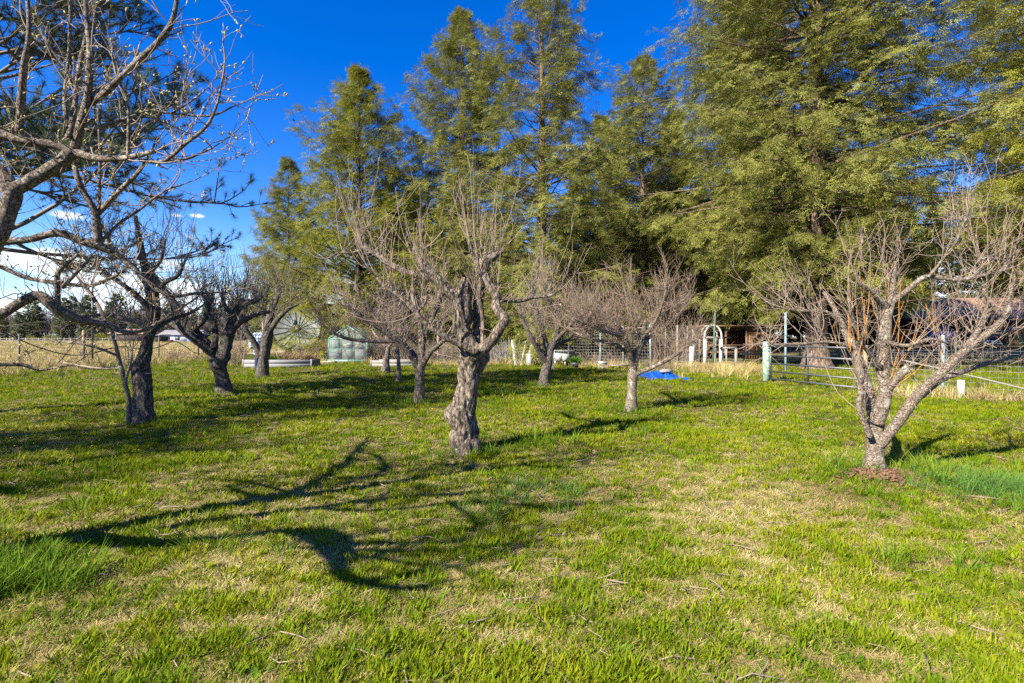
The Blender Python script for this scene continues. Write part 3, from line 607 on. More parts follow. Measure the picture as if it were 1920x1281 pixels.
def bush_mesh(seed, r, n, mat, sl):
    rng = np.random.default_rng(seed); d = norm(rng.normal(0, 1, (n, 3))); rad = rng.uniform(0.35, 1.0, n)**0.6
    lump = 1 + 0.25*np.sin(d[:, 0]*4+seed) + 0.2*np.sin(d[:, 1]*5+seed*2)
    b = d*np.array(r)*(rad*lump)[:, None]; b[:, 2] = np.abs(b[:, 2] + r[2]*0.5); d2 = norm(d + rng.normal(0, .7, (n, 3))); l = sl*rng.uniform(.6, 1.3, n); sv = norm(np.cross(d2, rng.normal(0, 1, (n, 3))))
    V = np.stack((b, b+d2*(l*.5)[:, None]+sv*(l*.25)[:, None], b+d2*l[:, None], b+d2*(l*.5)[:, None]-sv*(l*.25)[:, None]), 1).reshape(-1, 3)
    return mesh_np('foliage', V, np.arange(4*n).reshape(-1, 4), mat, False, rng.random(n))
fbush = bush_mesh(3, (2.4, 2.4, 1.8), 1500, M['bush_y'], 0.5)
frng = np.random.default_rng(5)
for i in range(46):
    px = -60 + i*13.0 + frng.uniform(-6, 6); Y = frng.uniform(190, 240); k = i % 5
    if k in (1, 3) or i in (4, 12):
        ms = bare1 if k == 1 else bare2
        t = thing('bare_tree', 'grey leafless tree in the far tree line across the dry field', 'tree', (X_(px, Y), Y, -0.1), 'leafless trees across the field')
        sc = frng.uniform(1.0, 1.7); t.scale = (sc*1.1, sc*1.1, sc); t.rotation_euler.z = frng.uniform(0, 6)
        for nm, me in zip(('crown', 'trunk'), ms):
            o = bpy.data.objects.new(nm, me); COL.objects.link(o); o.parent = t
            if nm == 'crown': o['kind'] = 'stuff'
    else:
        put_conifer(far_fir if k == 0 else far_fir2, X_(px, Y), Y, 'dark conifer in the far tree line across the dry field', group='conifers across the field', rz=float(frng.uniform(0, 6)), sc=float(frng.uniform(0.8, 1.5)))
for px, Y, s in ((97, 178, .9), (60, 180, .7), (190, 172, 1.0), (232, 175, .8), (405, 180, .9)):
    o = bpy.data.objects.new('bush', fbush); COL.objects.link(o); o.location = (X_(px, Y), Y, 0); o.scale = (s, s, s*.9)
    tag(o, 'yellow green bush at the far edge of the dry field', 'bush', 'yellow bushes across the field')
for px in (480, 520, 560, 600, 650, 700, 740):
    Y = float(frng.uniform(120, 150)); put_conifer(far_fir2 if px % 40 else far_fir, X_(px, Y), Y, 'conifer far behind the satellite dish and greenhouse', group='conifers behind the dish', sc=float(frng.uniform(.55, .8)))
# far house
def far_house():
    Y = 150.0; x0, x1 = X_(300, Y), X_(372, Y); t = thing('far_house', 'low pale blue house with grey roof across the field', 'house', ((x0+x1)/2, Y, 0))
    w = x1-x0; c = (x0+x1)/2
    MB().box((c-1, Y+3, 1.1), (w-2.5, 6, 2.2)).build('wall', M['house_blue'], t)
    MB().box((x1-1.6, Y+1.5, 1.15), (3.4, 3.2, 2.3)).build('wing', M['house_dark'], t)
    v = [(x0-.5, Y-.6, 2.2), (x1-.2, Y-.6, 2.2), (x1-.2, Y+6.6, 2.2), (x0-.5, Y+6.6, 2.2), (x0-.5, Y+3, 3.7), (x1-.2, Y+3, 3.7)]
    mb = MB().add(v, [(0, 1, 5, 4), (2, 3, 4, 5)]); mb.add(v, [(0, 4, 3), (1, 2, 5)]); mb.build('roof', M['roof_grey'], t)
    for dx in (-3.4, -0.6): MB().box((c+dx, Y-.03, 1.2), (1.4, .06, 1.0)).build('window', M['steel_dark'], t)
    MB().box((c-2.0, Y-2.4, .45), (3.2, 1.0, .9)).build('porch_rail', M['red'], t)
    Y2 = 140.0; t2 = thing('far_shed', 'dark low roofed shed left of the pale blue house', 'shed', (X_(288, Y2), Y2, 0)); c2 = X_(290, Y2)
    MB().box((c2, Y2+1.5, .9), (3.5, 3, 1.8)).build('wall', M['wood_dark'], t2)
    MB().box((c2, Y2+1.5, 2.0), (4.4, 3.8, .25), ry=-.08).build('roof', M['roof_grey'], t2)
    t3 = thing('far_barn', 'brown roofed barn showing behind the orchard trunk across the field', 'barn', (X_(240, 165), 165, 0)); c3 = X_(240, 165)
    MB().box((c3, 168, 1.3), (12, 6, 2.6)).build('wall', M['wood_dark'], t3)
    v = [(c3-6.5, 164.5, 2.6), (c3+6.5, 164.5, 2.6), (c3+6.5, 171.5, 2.6), (c3-6.5, 171.5, 2.6), (c3-6.5, 168, 4.2), (c3+6.5, 168, 4.2)]
    mb = MB().add(v, [(0, 1, 5, 4), (2, 3, 4, 5)]); mb.add(v, [(0, 4, 3), (1, 2, 5)]); mb.build('roof', M['roof_rust'], t3)
far_house()
# post and rail fence at the far side of the field
def far_fence():
    Y = 170.0; t = thing('field_fence', 'low weathered post and rail fence along the far side of the field', 'fence', (X_(0, Y), Y, 0))
    r = MB(); r.beam((X_(-60, Y), Y, .5), (X_(440, Y), Y, .5), .08, .14); r.build('rail', M['wood_grey'], t)
    r = MB(); r.beam((X_(-60, Y), Y, 1.05), (X_(440, Y), Y, 1.05), .08, .14); r.build('rail', M['wood_grey'], t)
    me = MB().box((0, 0, .65), (.22, .22, 1.3)).mesh('post', M['wood_grey'])
    for px in range(-60, 441, 12):
        o = bpy.data.objects.new('post', me); COL.objects.link(o); o.parent = t; o.location = (X_(px, Y)-t.location.x, .15, 0)
far_fence()

# ---------------------------------------------------------------- pine at the left
def pine(seed, x, y, Ht, z0, R, nb, label, nd=54):
    rng = np.random.default_rng(seed); t = thing('pine_tree', label, 'tree', (x, y, g1(x, y)))
    z = np.linspace(z0, Ht*.97, nb) + rng.normal(0, .2, nb); k = (z-z0)/(Ht-z0); Lb = R*(1-k)**.6*rng.uniform(.7, 1.1, nb)
    az = np.arange(nb)*2.39996 + rng.normal(0, .3, nb); p = np.stack((0*z, 0*z, z), -1)
    A = grow(rng, p, np.stack((np.cos(az), np.sin(az), rng.uniform(-.1, .35, nb)), -1), Lb, 9, .10, .05)
    p, d, s = pick(rng, A, 12, .35, 1.0); d = norm(d + rng.normal(0, .6, d.shape)*np.array((1, 1, .5))); keep = rng.random(len(p)) < .9; p, d = p[keep], d[keep]
    Bq = grow(rng, p, d, rng.uniform(.5, 1.35, len(p)), 5, .16, .09)
    p, d, s = pick(rng, Bq, 4, .25, 1.0); d = norm(d + rng.normal(0, .6, d.shape)); Cq = grow(rng, p, d, rng.uniform(.15, .45, len(p)), 3, .15, .14)
    mb = MB()
    for Q, r0, r1 in ((Bq, .022, .010), (Cq, .012, .007)):
        V, Fc = tubes(Q, np.tile(np.linspace(r0, r1, Q.shape[1]), (len(Q), 1)), 4); mb.add(V, Fc)
    rb = (.012+.0075*Lb)[:, None]*np.linspace(1, .22, 9)[None]; V, Fc = tubes(A, rb, 6); mb.add(V, Fc)
    o = mb.build('branches', M['twig_dark'], None); o.parent = t; o['kind'] = 'stuff'
    tips = np.concatenate((Cq[:, -1], Bq[:, -1], A[:, -1])); dirs = norm(np.concatenate((Cq[:, -1]-Cq[:, -2], Bq[:, -1]-Bq[:, -2], A[:, -1]-A[:, -2])))
    nn = nd; n = len(tips); a = norm(dirs[:, None] * rng.uniform(-.1, 1.4, (n, nn, 1)) + norm(rng.normal(0, 1, (n, nn, 3)))*.9); l = rng.uniform(.13, .22, (n, nn, 1))
    b = tips[:, None] - dirs[:, None]*rng.uniform(0, .14, (n, nn, 1)); sv = norm(np.cross(a, rng.normal(0, 1, (n, nn, 3))))*.0042
    V = np.stack((b-sv, b+sv, b+a*l), 2).reshape(-1, 3); tint = np.repeat(rng.random((n, 1)), nn, 1)*.5+rng.random((n, nn))*.5
    o = link('needles', mesh_np('needles', V, np.arange(len(V)).reshape(-1, 3), M['pine'], False, tint.ravel())); o.parent = t; o['kind'] = 'stuff'
    V, Fc = bark_tube([(0, 0, -.3), (0, 0, .5), (.05, 0, Ht*.4), (0, 0, Ht)], [.26, .22, .15, .02], 14, .3, .12, 4, seed)
    MB().add(V, Fc).build('trunk', M['bark_fir'], None, True).parent = t
pine(31, -11.6, 10.6, 13.5, 3.5, 5.6, 112, 'long needled pine reaching in from the left above the orchard')
pine(32, -15.5, 1.5, 11.5, 3.0, 4.6, 44, 'pine standing out of view at the left whose shade crosses the lawn', 22)

# ---------------------------------------------------------------- fruit trees
def limb_world(pxs, dY=None, Y0=None):
    """[(px,py,r_px[,Y])] -> points and radii in metres"""
    pts, rs = [], []; Y = Y0
    for q in pxs:
        if len(q) > 3: Y = q[3]
        pts.append(P(q[0], q[1], Y)); rs.append(q[2]*Y/F)
    n = len(pts)
    # depth is spread evenly between the given values
    ys = [q[3] if len(q) > 3 else None for q in pxs]
    if ys[0] is None: ys[0] = Y0
    last = max(i for i, v in enumerate(ys) if v is not None)
    i = 0
    while i < last:
        j = i+1
        while ys[j] is None: j += 1
        for k in range(i+1, j): ys[k] = ys[i]+(ys[j]-ys[i])*(k-i)/(j-i)
        i = j
    for k in range(last+1, n): ys[k] = ys[last]
    for k, q in enumerate(pxs): pts[k] = P(q[0], q[1], ys[k]); rs[k] = q[2]*ys[k]/F
    return np.array(pts), np.array(rs)
def fruit_tree(label, base, trunk, limbs, seed, bark_m, limb_m, twig_m, whips, shoots=None, trunk_opts=None, buds=0, cat='tree', name='fruit_tree'):
    """trunk, limbs: polylines given as (points, radii); whips: dict of shoot settings"""
    t = thing(name, label, cat, tuple(base)); rng = np.random.default_rng(seed)
    opt = dict(n=30, step=.03, amp=.10, freq=7.0, knob=.12); opt.update(trunk_opts or {})
    trunk[1][0] *= 1.75; trunk[1][1] *= 1.28
    V, Fc = bark_tube(*trunk, seed=seed, **opt); MB().add(V, Fc).build('trunk', bark_m, t, True)
    segs = []
    for i, (p, r) in enumerate(limbs):
        V, Fc = bark_tube(p, r, 14 if r[0] > .03 else 8, .035, .15, 12.0, seed+i, .25 if r[0] > .03 else 0); MB().add(V, Fc).build('limb', limb_m, t, True)
        q, rr = resample(p, r, .06); segs.append((q, rr))
    w = dict(n1=14, len1=(.5, 1.4), up1=.22, jit1=.16, n2=3, len2=(.15, .6), n3=2, len3=(.05, .22), r1=.008, lo=.25, out=.5, hi=1.0, upd=.9); w.update(whips)
    ps, ds = [], []
    for q, rr in segs:
        ln = np.linalg.norm(np.diff(q, axis=0), axis=1).sum(); n = max(2, int(w['n1']*ln))
        i = (rng.uniform(w['lo'], w['hi'], n)*(len(q)-2)).astype(int); d = norm(q[i+1]-q[i])
        ps.append(q[i]); ds.append(norm(d*w['out']*rng.uniform(.3, 1.2, (n, 1)) + rng.normal(0, .55, (n, 3)) + np.array((0, 0, w['upd']))))
        ps.append(q[-1:]); ds.append(norm(q[-1:]-q[-3:-2]))
        ps.append(q[-1:]); ds.append(norm(q[-1:]-q[-3:-2]+rng.normal(0, .4, (1, 3))))
    p = np.vstack(ps); d = np.vstack(ds); mb = MB(); allp = []
    for q, rr in segs:
        ln = np.linalg.norm(np.diff(q, axis=0), axis=1).sum(); n = int(w.get('spurs', 14)*ln)
        if n: i = (rng.uniform(.1, 1, n)*(len(q)-2)).astype(int); A = grow(rng, q[i], rng.normal(0, 1, (n, 3))+np.array((0, 0, .5)), rr[i]+rng.uniform(.03, .14, n), 4, .3, .05); V, Fc = tubes(A, np.tile(np.array((.008, .006, .005, .0045)), (n, 1))*min(1.3, w['r1']/.006), 4); mb.add(V, Fc)
    A = grow(rng, p, d, rng.uniform(*w['len1'], len(p)), 7, w['jit1'], w['up1']); r = w['r1']
    def emit(Q, a, b, n=3):
        V, Fc = tubes(Q, np.tile(np.linspace(a, b, Q.shape[1]), (len(Q), 1))*rng.uniform(.7, 1.25, (len(Q), 1)), n); mb.add(V, Fc)
    emit(A, r, r*.45, 5)
    if w['n2']:
        p, d, s = pick(rng, A, w['n2'], .12, .95); d = norm(d*.8 + rng.normal(0, .55, d.shape) + np.array((0, 0, .15))); Bq = grow(rng, p, d, rng.uniform(*w['len2'], len(p)), 5, .15, w['up1']*.6); emit(Bq, r*.6, r*.32, 4); allp.append(Bq)
        if w['n3']:
            p, d, s = pick(rng, Bq, w['n3'], .1, 1.0); d = norm(d*.7 + rng.normal(0, .6, d.shape)); Cq = grow(rng, p, d, rng.uniform(*w['len3'], len(p)), 3, .15, .05); emit(Cq, r*.42, r*.28); allp.append(Cq)
    mb.build('twigs', twig_m, t, False, 'stuff')
    if buds:
        p, d, s = pick(rng, np.concatenate([a[:, -3:] for a in [A]+allp]), buds, .0, 1.0); keep = rng.random(len(p)) < .3; p = p[keep]; d = norm(d[keep]+rng.normal(0, .6, p.shape)); n = len(p)
        Q = np.stack((p, p+d*.010, p+d*.024), 1); V, Fc = tubes(Q, np.tile(np.array((.002, .0062, .001)), (n, 1))*rng.uniform(.6, 1.3, (n, 1)), 4)
        o = MB().add(V, Fc).build('buds', M['bud'], t, False, 'stuff')
    return t
LW = limb_world
def ground_base(px, py):
    Y = H*F/(py-CY); return np.array((X_(px, Y), Y, 0.0)), Y

def centre_tree():
    b, Y = ground_base(870, 846)
    tr = LW([(874, 862, 24, Y), (874, 842, 21), (868, 822, 25), (871, 802, 23), (863, 778, 25), (870, 755, 21), (877, 722, 17.5), (879, 700, 20), (885, 668, 26), (877, 645, 18), (866, 617, 14), (869, 592, 17), (866, 567, 15), (872, 542, 14), (876, 522, 10)])
    L1 = LW([(868, 560, 12, Y), (842, 546, 11), (825, 530, 10), (808, 514, 10), (796, 499, 9, Y-.1), (785, 484, 7)])
    L2 = LW([(808, 521, 6, Y), (770, 512, 5), (740, 500, 5.5), (720, 487, 5), (700, 472, 4.5), (682, 464, 4, Y+.35), (672, 440, 3), (672, 415, 2)])
    L3 = LW([(884, 668, 18, Y-.1), (905, 655, 12), (925, 635, 10), (941, 610, 10, Y-.25), (947, 600, 9), (938, 588, 8.5), (930, 573, 8.5), (931, 556, 8.5, Y-.1), (917, 533, 8.5), (906, 510, 8), (897, 495, 6), (885, 476, 4.5), (880, 455, 3)])
    L4 = LW([(906, 510, 8, Y-.1), (908, 492, 12), (918, 484, 9), (930, 478, 7), (940, 470, 5)])
    L5 = LW([(893, 655, 9, Y+.12), (895, 610, 8), (896, 570, 8.5), (902, 545, 9), (908, 525, 8, Y), (906, 500, 7)])
    L6 = LW([(895, 662, 6, Y-.25), (850, 640, 5), (805, 612, 5, Y-.5), (775, 580, 4.5), (752, 558, 4, Y-.6), (720, 535, 3), (692, 503, 2.2), (680, 478, 1.6)])
    L7 = LW([(935, 563, 4, Y), (975, 565, 3.4), (1000, 558, 3, Y+.3), (1030, 555, 2.6), (1048, 545, 2)])
    L8 = LW([(904, 648, 4, Y-.15), (905, 600, 4), (899, 560, 3.2), (900, 520, 2.6), (893, 470, 2)])
    L9 = LW([(686, 466, 3.4, Y+.35), (660, 474, 2.2), (636, 474, 1.8), (620, 482, 1.4)])
    L10 = LW([(782, 585, 3, Y-.55), (800, 560, 2), (795, 520, 1.6), (790, 470, 1.2)])
    fruit_tree('old gnarled fruit tree with twisted thick trunk, centre of the lawn', (b[0], b[1], 0), tr, [L1, L2, L3, L4, L5, L6, L7, L8, L9, L10], 5, M['bark_old'], M['bark_old'], M['twig'],
               dict(n1=10, len1=(.35, 1.35), up1=.22, jit1=.08, n2=2, len2=(.15, .5), n3=0, r1=.0055, lo=.45), trunk_opts=dict(n=64, step=.018, amp=.13, freq=9, knob=.38, ridge=.16, nr=6, twist=3.4))
centre_tree()
def right_tree():
    b, Y = ground_base(1638, 890)
    tr = LW([(1638, 905, 21, Y), (1638, 886, 18), (1640, 850, 14.5), (1640, 815, 13.5), (1642, 790, 13), (1636, 765, 11), (1626, 735, 10.5, Y+.1), (1617, 700, 9.5), (1605, 660, 8, Y+.3), (1590, 633, 6.5), (1577, 605, 5.5), (1560, 570, 4), (1545, 548, 3, Y+.6)])
    L = [LW([(1644, 795, 11, Y), (1656, 755, 11), (1659, 725, 11, Y-.05), (1655, 690, 11.5), (1657, 650, 10.5), (1660, 620, 9.5), (1663, 590, 8.5), (1670, 568, 7.5, Y), (1673, 545, 5), (1676, 520, 4), (1680, 490, 2.5)]),
         LW([(1670, 570, 6, Y), (1686, 557, 5.5), (1706, 541, 5), (1730, 521, 4.6, Y-.2), (1760, 520, 4), (1800, 525, 3.2), (1850, 515, 2.6, Y-.4), (1905, 500, 1.8)]),
         LW([(1666, 580, 6, Y), (1645, 555, 4.6), (1625, 542, 4), (1612, 530, 3.5, Y-.2), (1600, 505, 2.4)]),
         LW([(1658, 738, 8, Y-.05), (1680, 712, 6.5), (1705, 686, 6, Y-.2)]),
         LW([(1646, 838, 9, Y), (1660, 822, 9.5), (1690, 782, 9.5, Y-.1), (1720, 742, 9), (1752, 712, 8.5), (1790, 675, 7.5, Y-.35), (1822, 650, 6.5), (1852, 625, 6), (1880, 597, 5.5), (1892, 570, 4), (1903, 520, 2.6)]),
         LW([(1790, 676, 6.5, Y-.35), (1820, 640, 6), (1840, 608, 5.5), (1860, 572, 5, Y-.3)]),
         LW([(1728, 742, 6, Y-.12), (1762, 714, 5), (1800, 699, 4.6, Y), (1850, 682, 3.8), (1925, 664, 2.6, Y+.2)]),
         LW([(1800, 668, 5, Y-.35), (1845, 636, 4.2), (1890, 620, 3.6), (1950, 608, 2.5, Y-.1)]),
         LW([(1632, 820, 6, Y-.08), (1618, 785, 5), (1611, 760, 5), (1614, 735, 5, Y-.15), (1611, 712, 4.5)]),
         LW([(1608, 655, 4, Y+.3), (1560, 642, 3.2), (1500, 645, 2.8, Y+.1), (1452, 646, 2)]),
         LW([(1585, 618, 4, Y+.4), (1550, 585, 3), (1500, 583, 2.6, Y+.3), (1450, 572, 1.8), (1415, 550, 1.4)]),
         LW([(1660, 640, 4, Y-.1), (1700, 648, 3.4), (1745, 636, 3, Y-.4), (1780, 645, 2)]),
         LW([(1652, 690, 4, Y-.1), (1620, 650, 3.4), (1600, 600, 3, Y-.4), (1590, 560, 2)]),
         LW([(1740, 520, 3, Y-.3), (1765, 490, 2.2), (1800, 440, 1.6), (1815, 400, 1.2)]),
         LW([(1880, 597, 4, Y-.35), (1850, 560, 3), (1838, 500, 2.4), (1830, 440, 1.6)])]
    t = fruit_tree('spreading bare fruit tree with forked scaly trunk on the right', (b[0], b[1], 0), tr, L, 9, M['bark_smooth'], M['bark_smooth'], M['twig'],
               dict(n1=11, len1=(.25, .95), up1=.18, jit1=.16, n2=3, len2=(.12, .45), n3=2, r1=.0040, lo=.3, upd=.7), trunk_opts=dict(n=40, step=.02, amp=.10, freq=16, knob=.10, ridge=.05, nr=9, twist=.5))
    rng = np.random.default_rng(12); n = 20                     # orange water shoots
    p = np.array([P(x, y, yy) for x, y, yy in zip(rng.uniform(1570, 1780, n), rng.uniform(590, 670, n), Y+rng.uniform(-.5, .5, n))])
    Q = grow(rng, p, np.stack((rng.normal(0, .25, n), rng.normal(0, .25, n), np.ones(n)), -1), rng.uniform(.3, .85, n), 6, .08, .1)
    V, Fc = tubes(Q, np.tile(np.linspace(.0055, .003, 6), (n, 1)), 4); mb = MB().add(V, Fc)
    p = np.array([P(1652, 740, Y-.05)]*7); Q = grow(rng, p, np.stack((rng.uniform(.1, .9, 7), rng.normal(0, .3, 7), rng.uniform(.3, 1, 7)), -1), rng.uniform(.5, 1.1, 7), 7, .12, .05)
    V, Fc = tubes(Q, np.tile(np.linspace(.007, .003, 7), (7, 1)), 4); mb.add(V, Fc); mb.build('orange_shoots', M['twig_orange'], t, False, 'stuff')
right_tree()
def near_tree():
    tb = (-4.55, 3.3, 0)
    tr = (np.array([(-4.55, 3.3, -.1), (-4.5, 3.3, .4), (-4.35, 3.35, .9), (-4.2, 3.4, 1.35), (-4.05, 3.45, 1.75)]), np.array((.16, .125, .11, .105, .10)))
    L = [LW([(-130, 640, 22, 3.5), (-60, 530, 19, 3.5), (-4, 440, 16), (16, 392, 13.5), (22, 358, 15, 3.5), (4, 333, 14), (-25, 305, 13, 3.5), (-90, 240, 10)]),
         LW([(24, 356, 13, 3.5), (50, 343, 11), (85, 322, 10.5), (112, 307, 11), (130, 290, 12, 3.55), (138, 278, 9)]),
         LW([(-40, 245, 10, 3.4), (0, 252, 9.5), (40, 263, 8.5), (90, 270, 8), (135, 283, 7.5, 3.55), (180, 297, 6), (232, 297, 5), (262, 291, 4.4, 3.5), (290, 284, 3.6)]),
         LW([(262, 300, 3.6, 3.55), (305, 303, 3.4), (350, 268, 3.2), (388, 236, 2.8, 3.4), (407, 195, 2.2), (418, 145, 1.4)]),
         LW([(300, 303, 2.8, 3.5), (350, 298, 2.4), (398, 278, 1.6, 3.7)]),
         LW([(140, 280, 7.5, 3.55), (152, 232, 7), (164, 185, 6.5), (168, 130, 5.4, 3.4), (168, 85, 4.6), (163, 40, 4), (158, -40, 3.2)]),
         LW([(166, 195, 6.5, 3.5), (190, 180, 6), (212, 160, 5.4), (250, 122, 5, 3.35), (288, 88, 5), (312, 60, 4.6), (326, 30, 4.2), (334, -20, 3.6, 3.3)]),
         LW([(130, 258, 4.6, 3.5), (140, 200, 4.2), (150, 120, 3.8, 3.6), (164, 50, 3), (160, -30, 2.4)]),
         LW([(36, 248, 6.5, 3.45), (40, 185, 6.5), (44, 130, 5.5), (54, 60, 3.6, 3.3), (50, -30, 3)]),
         LW([(160, 245, 3.6, 3.5), (228, 226, 3.2), (280, 208, 3, 3.7), (322, 213, 2.4), (395, 217, 1.9), (443, 197, 1.2, 3.8)]),
         LW([(322, 213, 2, 3.72), (358, 190, 1.7), (390, 164, 1.2, 3.7)]),
         LW([(240, 297, 3, 3.5), (240, 200, 2.6, 3.5), (222, 150, 1.8), (209, 100, 1.3, 3.4)]),
         LW([(126, 240, 3.4, 3.5), (121, 180, 3), (130, 90, 2.8, 3.7), (132, -20, 2.2)]),
         LW([(-40, 470, 10, 3.9), (0, 455, 7.5), (50, 450, 6.5), (110, 437, 6.5), (150, 452, 6.2), (184, 460, 8, 4.1), (230, 486, 5.4), (280, 530, 4.2), (320, 555, 3.2, 4.3), (370, 550, 2.6), (425, 548, 1.8, 4.5)]),
         LW([(184, 456, 7, 4.1), (180, 405, 6), (172, 385, 5.4), (158, 362, 5), (147, 340, 5, 4.0), (140, 312, 4.4)]),
         LW([(185, 400, 5, 4.1), (225, 357, 4.2), (255, 328, 3.6, 4.0), (274, 300, 2.6), (290, 270, 1.6)]),
         LW([(186, 400, 3.6, 4.1), (186, 350, 3), (188, 290, 2.6, 4.2), (185, 240, 1.8)]),
         LW([(190, 452, 3.2, 4.1), (225, 418, 2.6), (260, 395, 2.2, 4.3), (305, 360, 1.8), (345, 345, 1.2)]),
         LW([(-40, 490, 5, 4.4), (0, 500, 4.4), (50, 521, 4), (105, 530, 3.8, 4.5), (170, 535, 3.4), (220, 515, 2.6), (242, 498, 1.8, 4.7)]),
         LW([(-40, 612, 10, 3.9), (0, 590, 8.5), (45, 564, 8.5), (75, 555, 9), (108, 580, 8.5, 4.0), (150, 600, 7.5), (195, 607, 6, 4.2), (232, 622, 4), (272, 619, 3), (320, 590, 2.4, 4.4), (370, 558, 1.6)]),
         LW([(108, 585, 5, 4.0), (108, 545, 4.6), (109, 512, 4.2), (128, 492, 3.6, 3.9), (146, 478, 2.6)]),
         LW([(116, 540, 3.6, 4.0), (150, 505, 3), (172, 478, 2.2, 4.1)]),
         LW([(200, 610, 3.6, 4.2), (185, 575, 3.4), (165, 545, 3, 4.4), (150, 525, 2)]),
         LW([(-40, 690, 4.4, 4.0), (0, 684, 3.8), (40, 684, 3.4), (75, 694, 2.6, 4.2), (100, 690, 1.6)]),
         # limbs that reach round beside the camera, out of view; their shade lies on the lawn in front
         (np.array([(-4.1, 3.4, 1.7), (-4.7, 3.8, 2.4), (-5.3, 4.2, 2.9), (-5.7, 4.8, 3.2)]), np.array((.07, .05, .04, .025)))]
    hd = np.array((sun_dir.x, sun_dir.y, sun_dir.z))/sun_dir.z
    def over(pts):                       # a limb whose shade falls along these places on the lawn
        return np.array([np.array((*ground_base(px, py)[0][:2], 0))+hd*z for px, py, z, r in pts]), np.array([q[3] for q in pts])
    L += [over([(170, 1000, .85, .075), (300, 975, 1.3, .065), (400, 955, 1.7, .055), (500, 936, 2.1, .05), (600, 914, 2.4, .042), (690, 897, 2.7, .036), (728, 878, 2.9, .03), (705, 856, 3.1, .022), (640, 850, 3.3, .016)]),
          over([(330, 990, 1.35, .07), (450, 975, 1.7, .06), (560, 958, 2.1, .052), (690, 940, 2.5, .042), (800, 932, 2.8, .034), (900, 926, 3.1, .026), (960, 905, 3.3, .018)]),
          over([(600, 955, 2.2, .03), (720, 958, 2.5, .026), (850, 945, 2.8, .024), (960, 948, 3.1, .022), (1040, 958, 3.3, .018), (1090, 945, 3.4, .012)]),
          over([(160, 1010, .85, .07), (300, 1022, 1.2, .06), (430, 1012, 1.5, .055), (560, 1000, 1.9, .05), (625, 1035, 2.1, .05), (655, 1080, 2.3, .04), (720, 1103, 2.5, .03), (790, 1107, 2.6, .024), (860, 1090, 2.8, .016)]),
          over([(560, 1000, 1.9, .045), (600, 1000, 2.0, .06), (640, 1010, 2.1, .05), (660, 1040, 2.2, .03)]),
          over([(545, 925, 2.2, .024), (480, 910, 2.4, .022), (420, 905, 2.5, .018), (350, 903, 2.7, .014)]),
          over([(500, 938, 2.1, .024), (460, 926, 2.3, .018), (440, 918, 2.4, .012)]),
          over([(850, 945, 2.8, .02), (900, 985, 2.9, .016), (870, 1000, 3.0, .012)]),
          over([(700, 945, 2.5, .022), (760, 905, 2.8, .018), (820, 880, 3.1, .014), (870, 850, 3.3, .01)])]
    rng = np.random.default_rng(3)
    for (p, r) in L[-9:]:
        q, rr = resample(p, r, .08); n = 6; i = rng.integers(int(len(q)*.3), len(q)-1, n); d = norm(q[i+1]-q[i]); A = grow(rng, q[i], d*.7+rng.normal(0, .6, (n, 3))+np.array((.1, 0, .35)), rng.uniform(.45, 1.2, n), 7, .2, .05)
        for a, w0 in zip(A, rr[i]):
            if not ((a[:, 1] > 1.0) & (np.abs(a[:, 0]) < a[:, 1]*1.03)).any(): L.append((a, np.linspace(min(.022, w0*.65), .008, 7)))
    fruit_tree('close bare fruit tree leaning in from the left edge with budding shoots', tb, tr, L, 14, M['bark_moss'], M['bark_smooth'], M['twig'],
               dict(n1=6, len1=(.2, .75), up1=.10, jit1=.15, n2=3, len2=(.06, .3), n3=1, len3=(.02, .08), r1=.0042, lo=.3, upd=.5), buds=4)
near_tree()
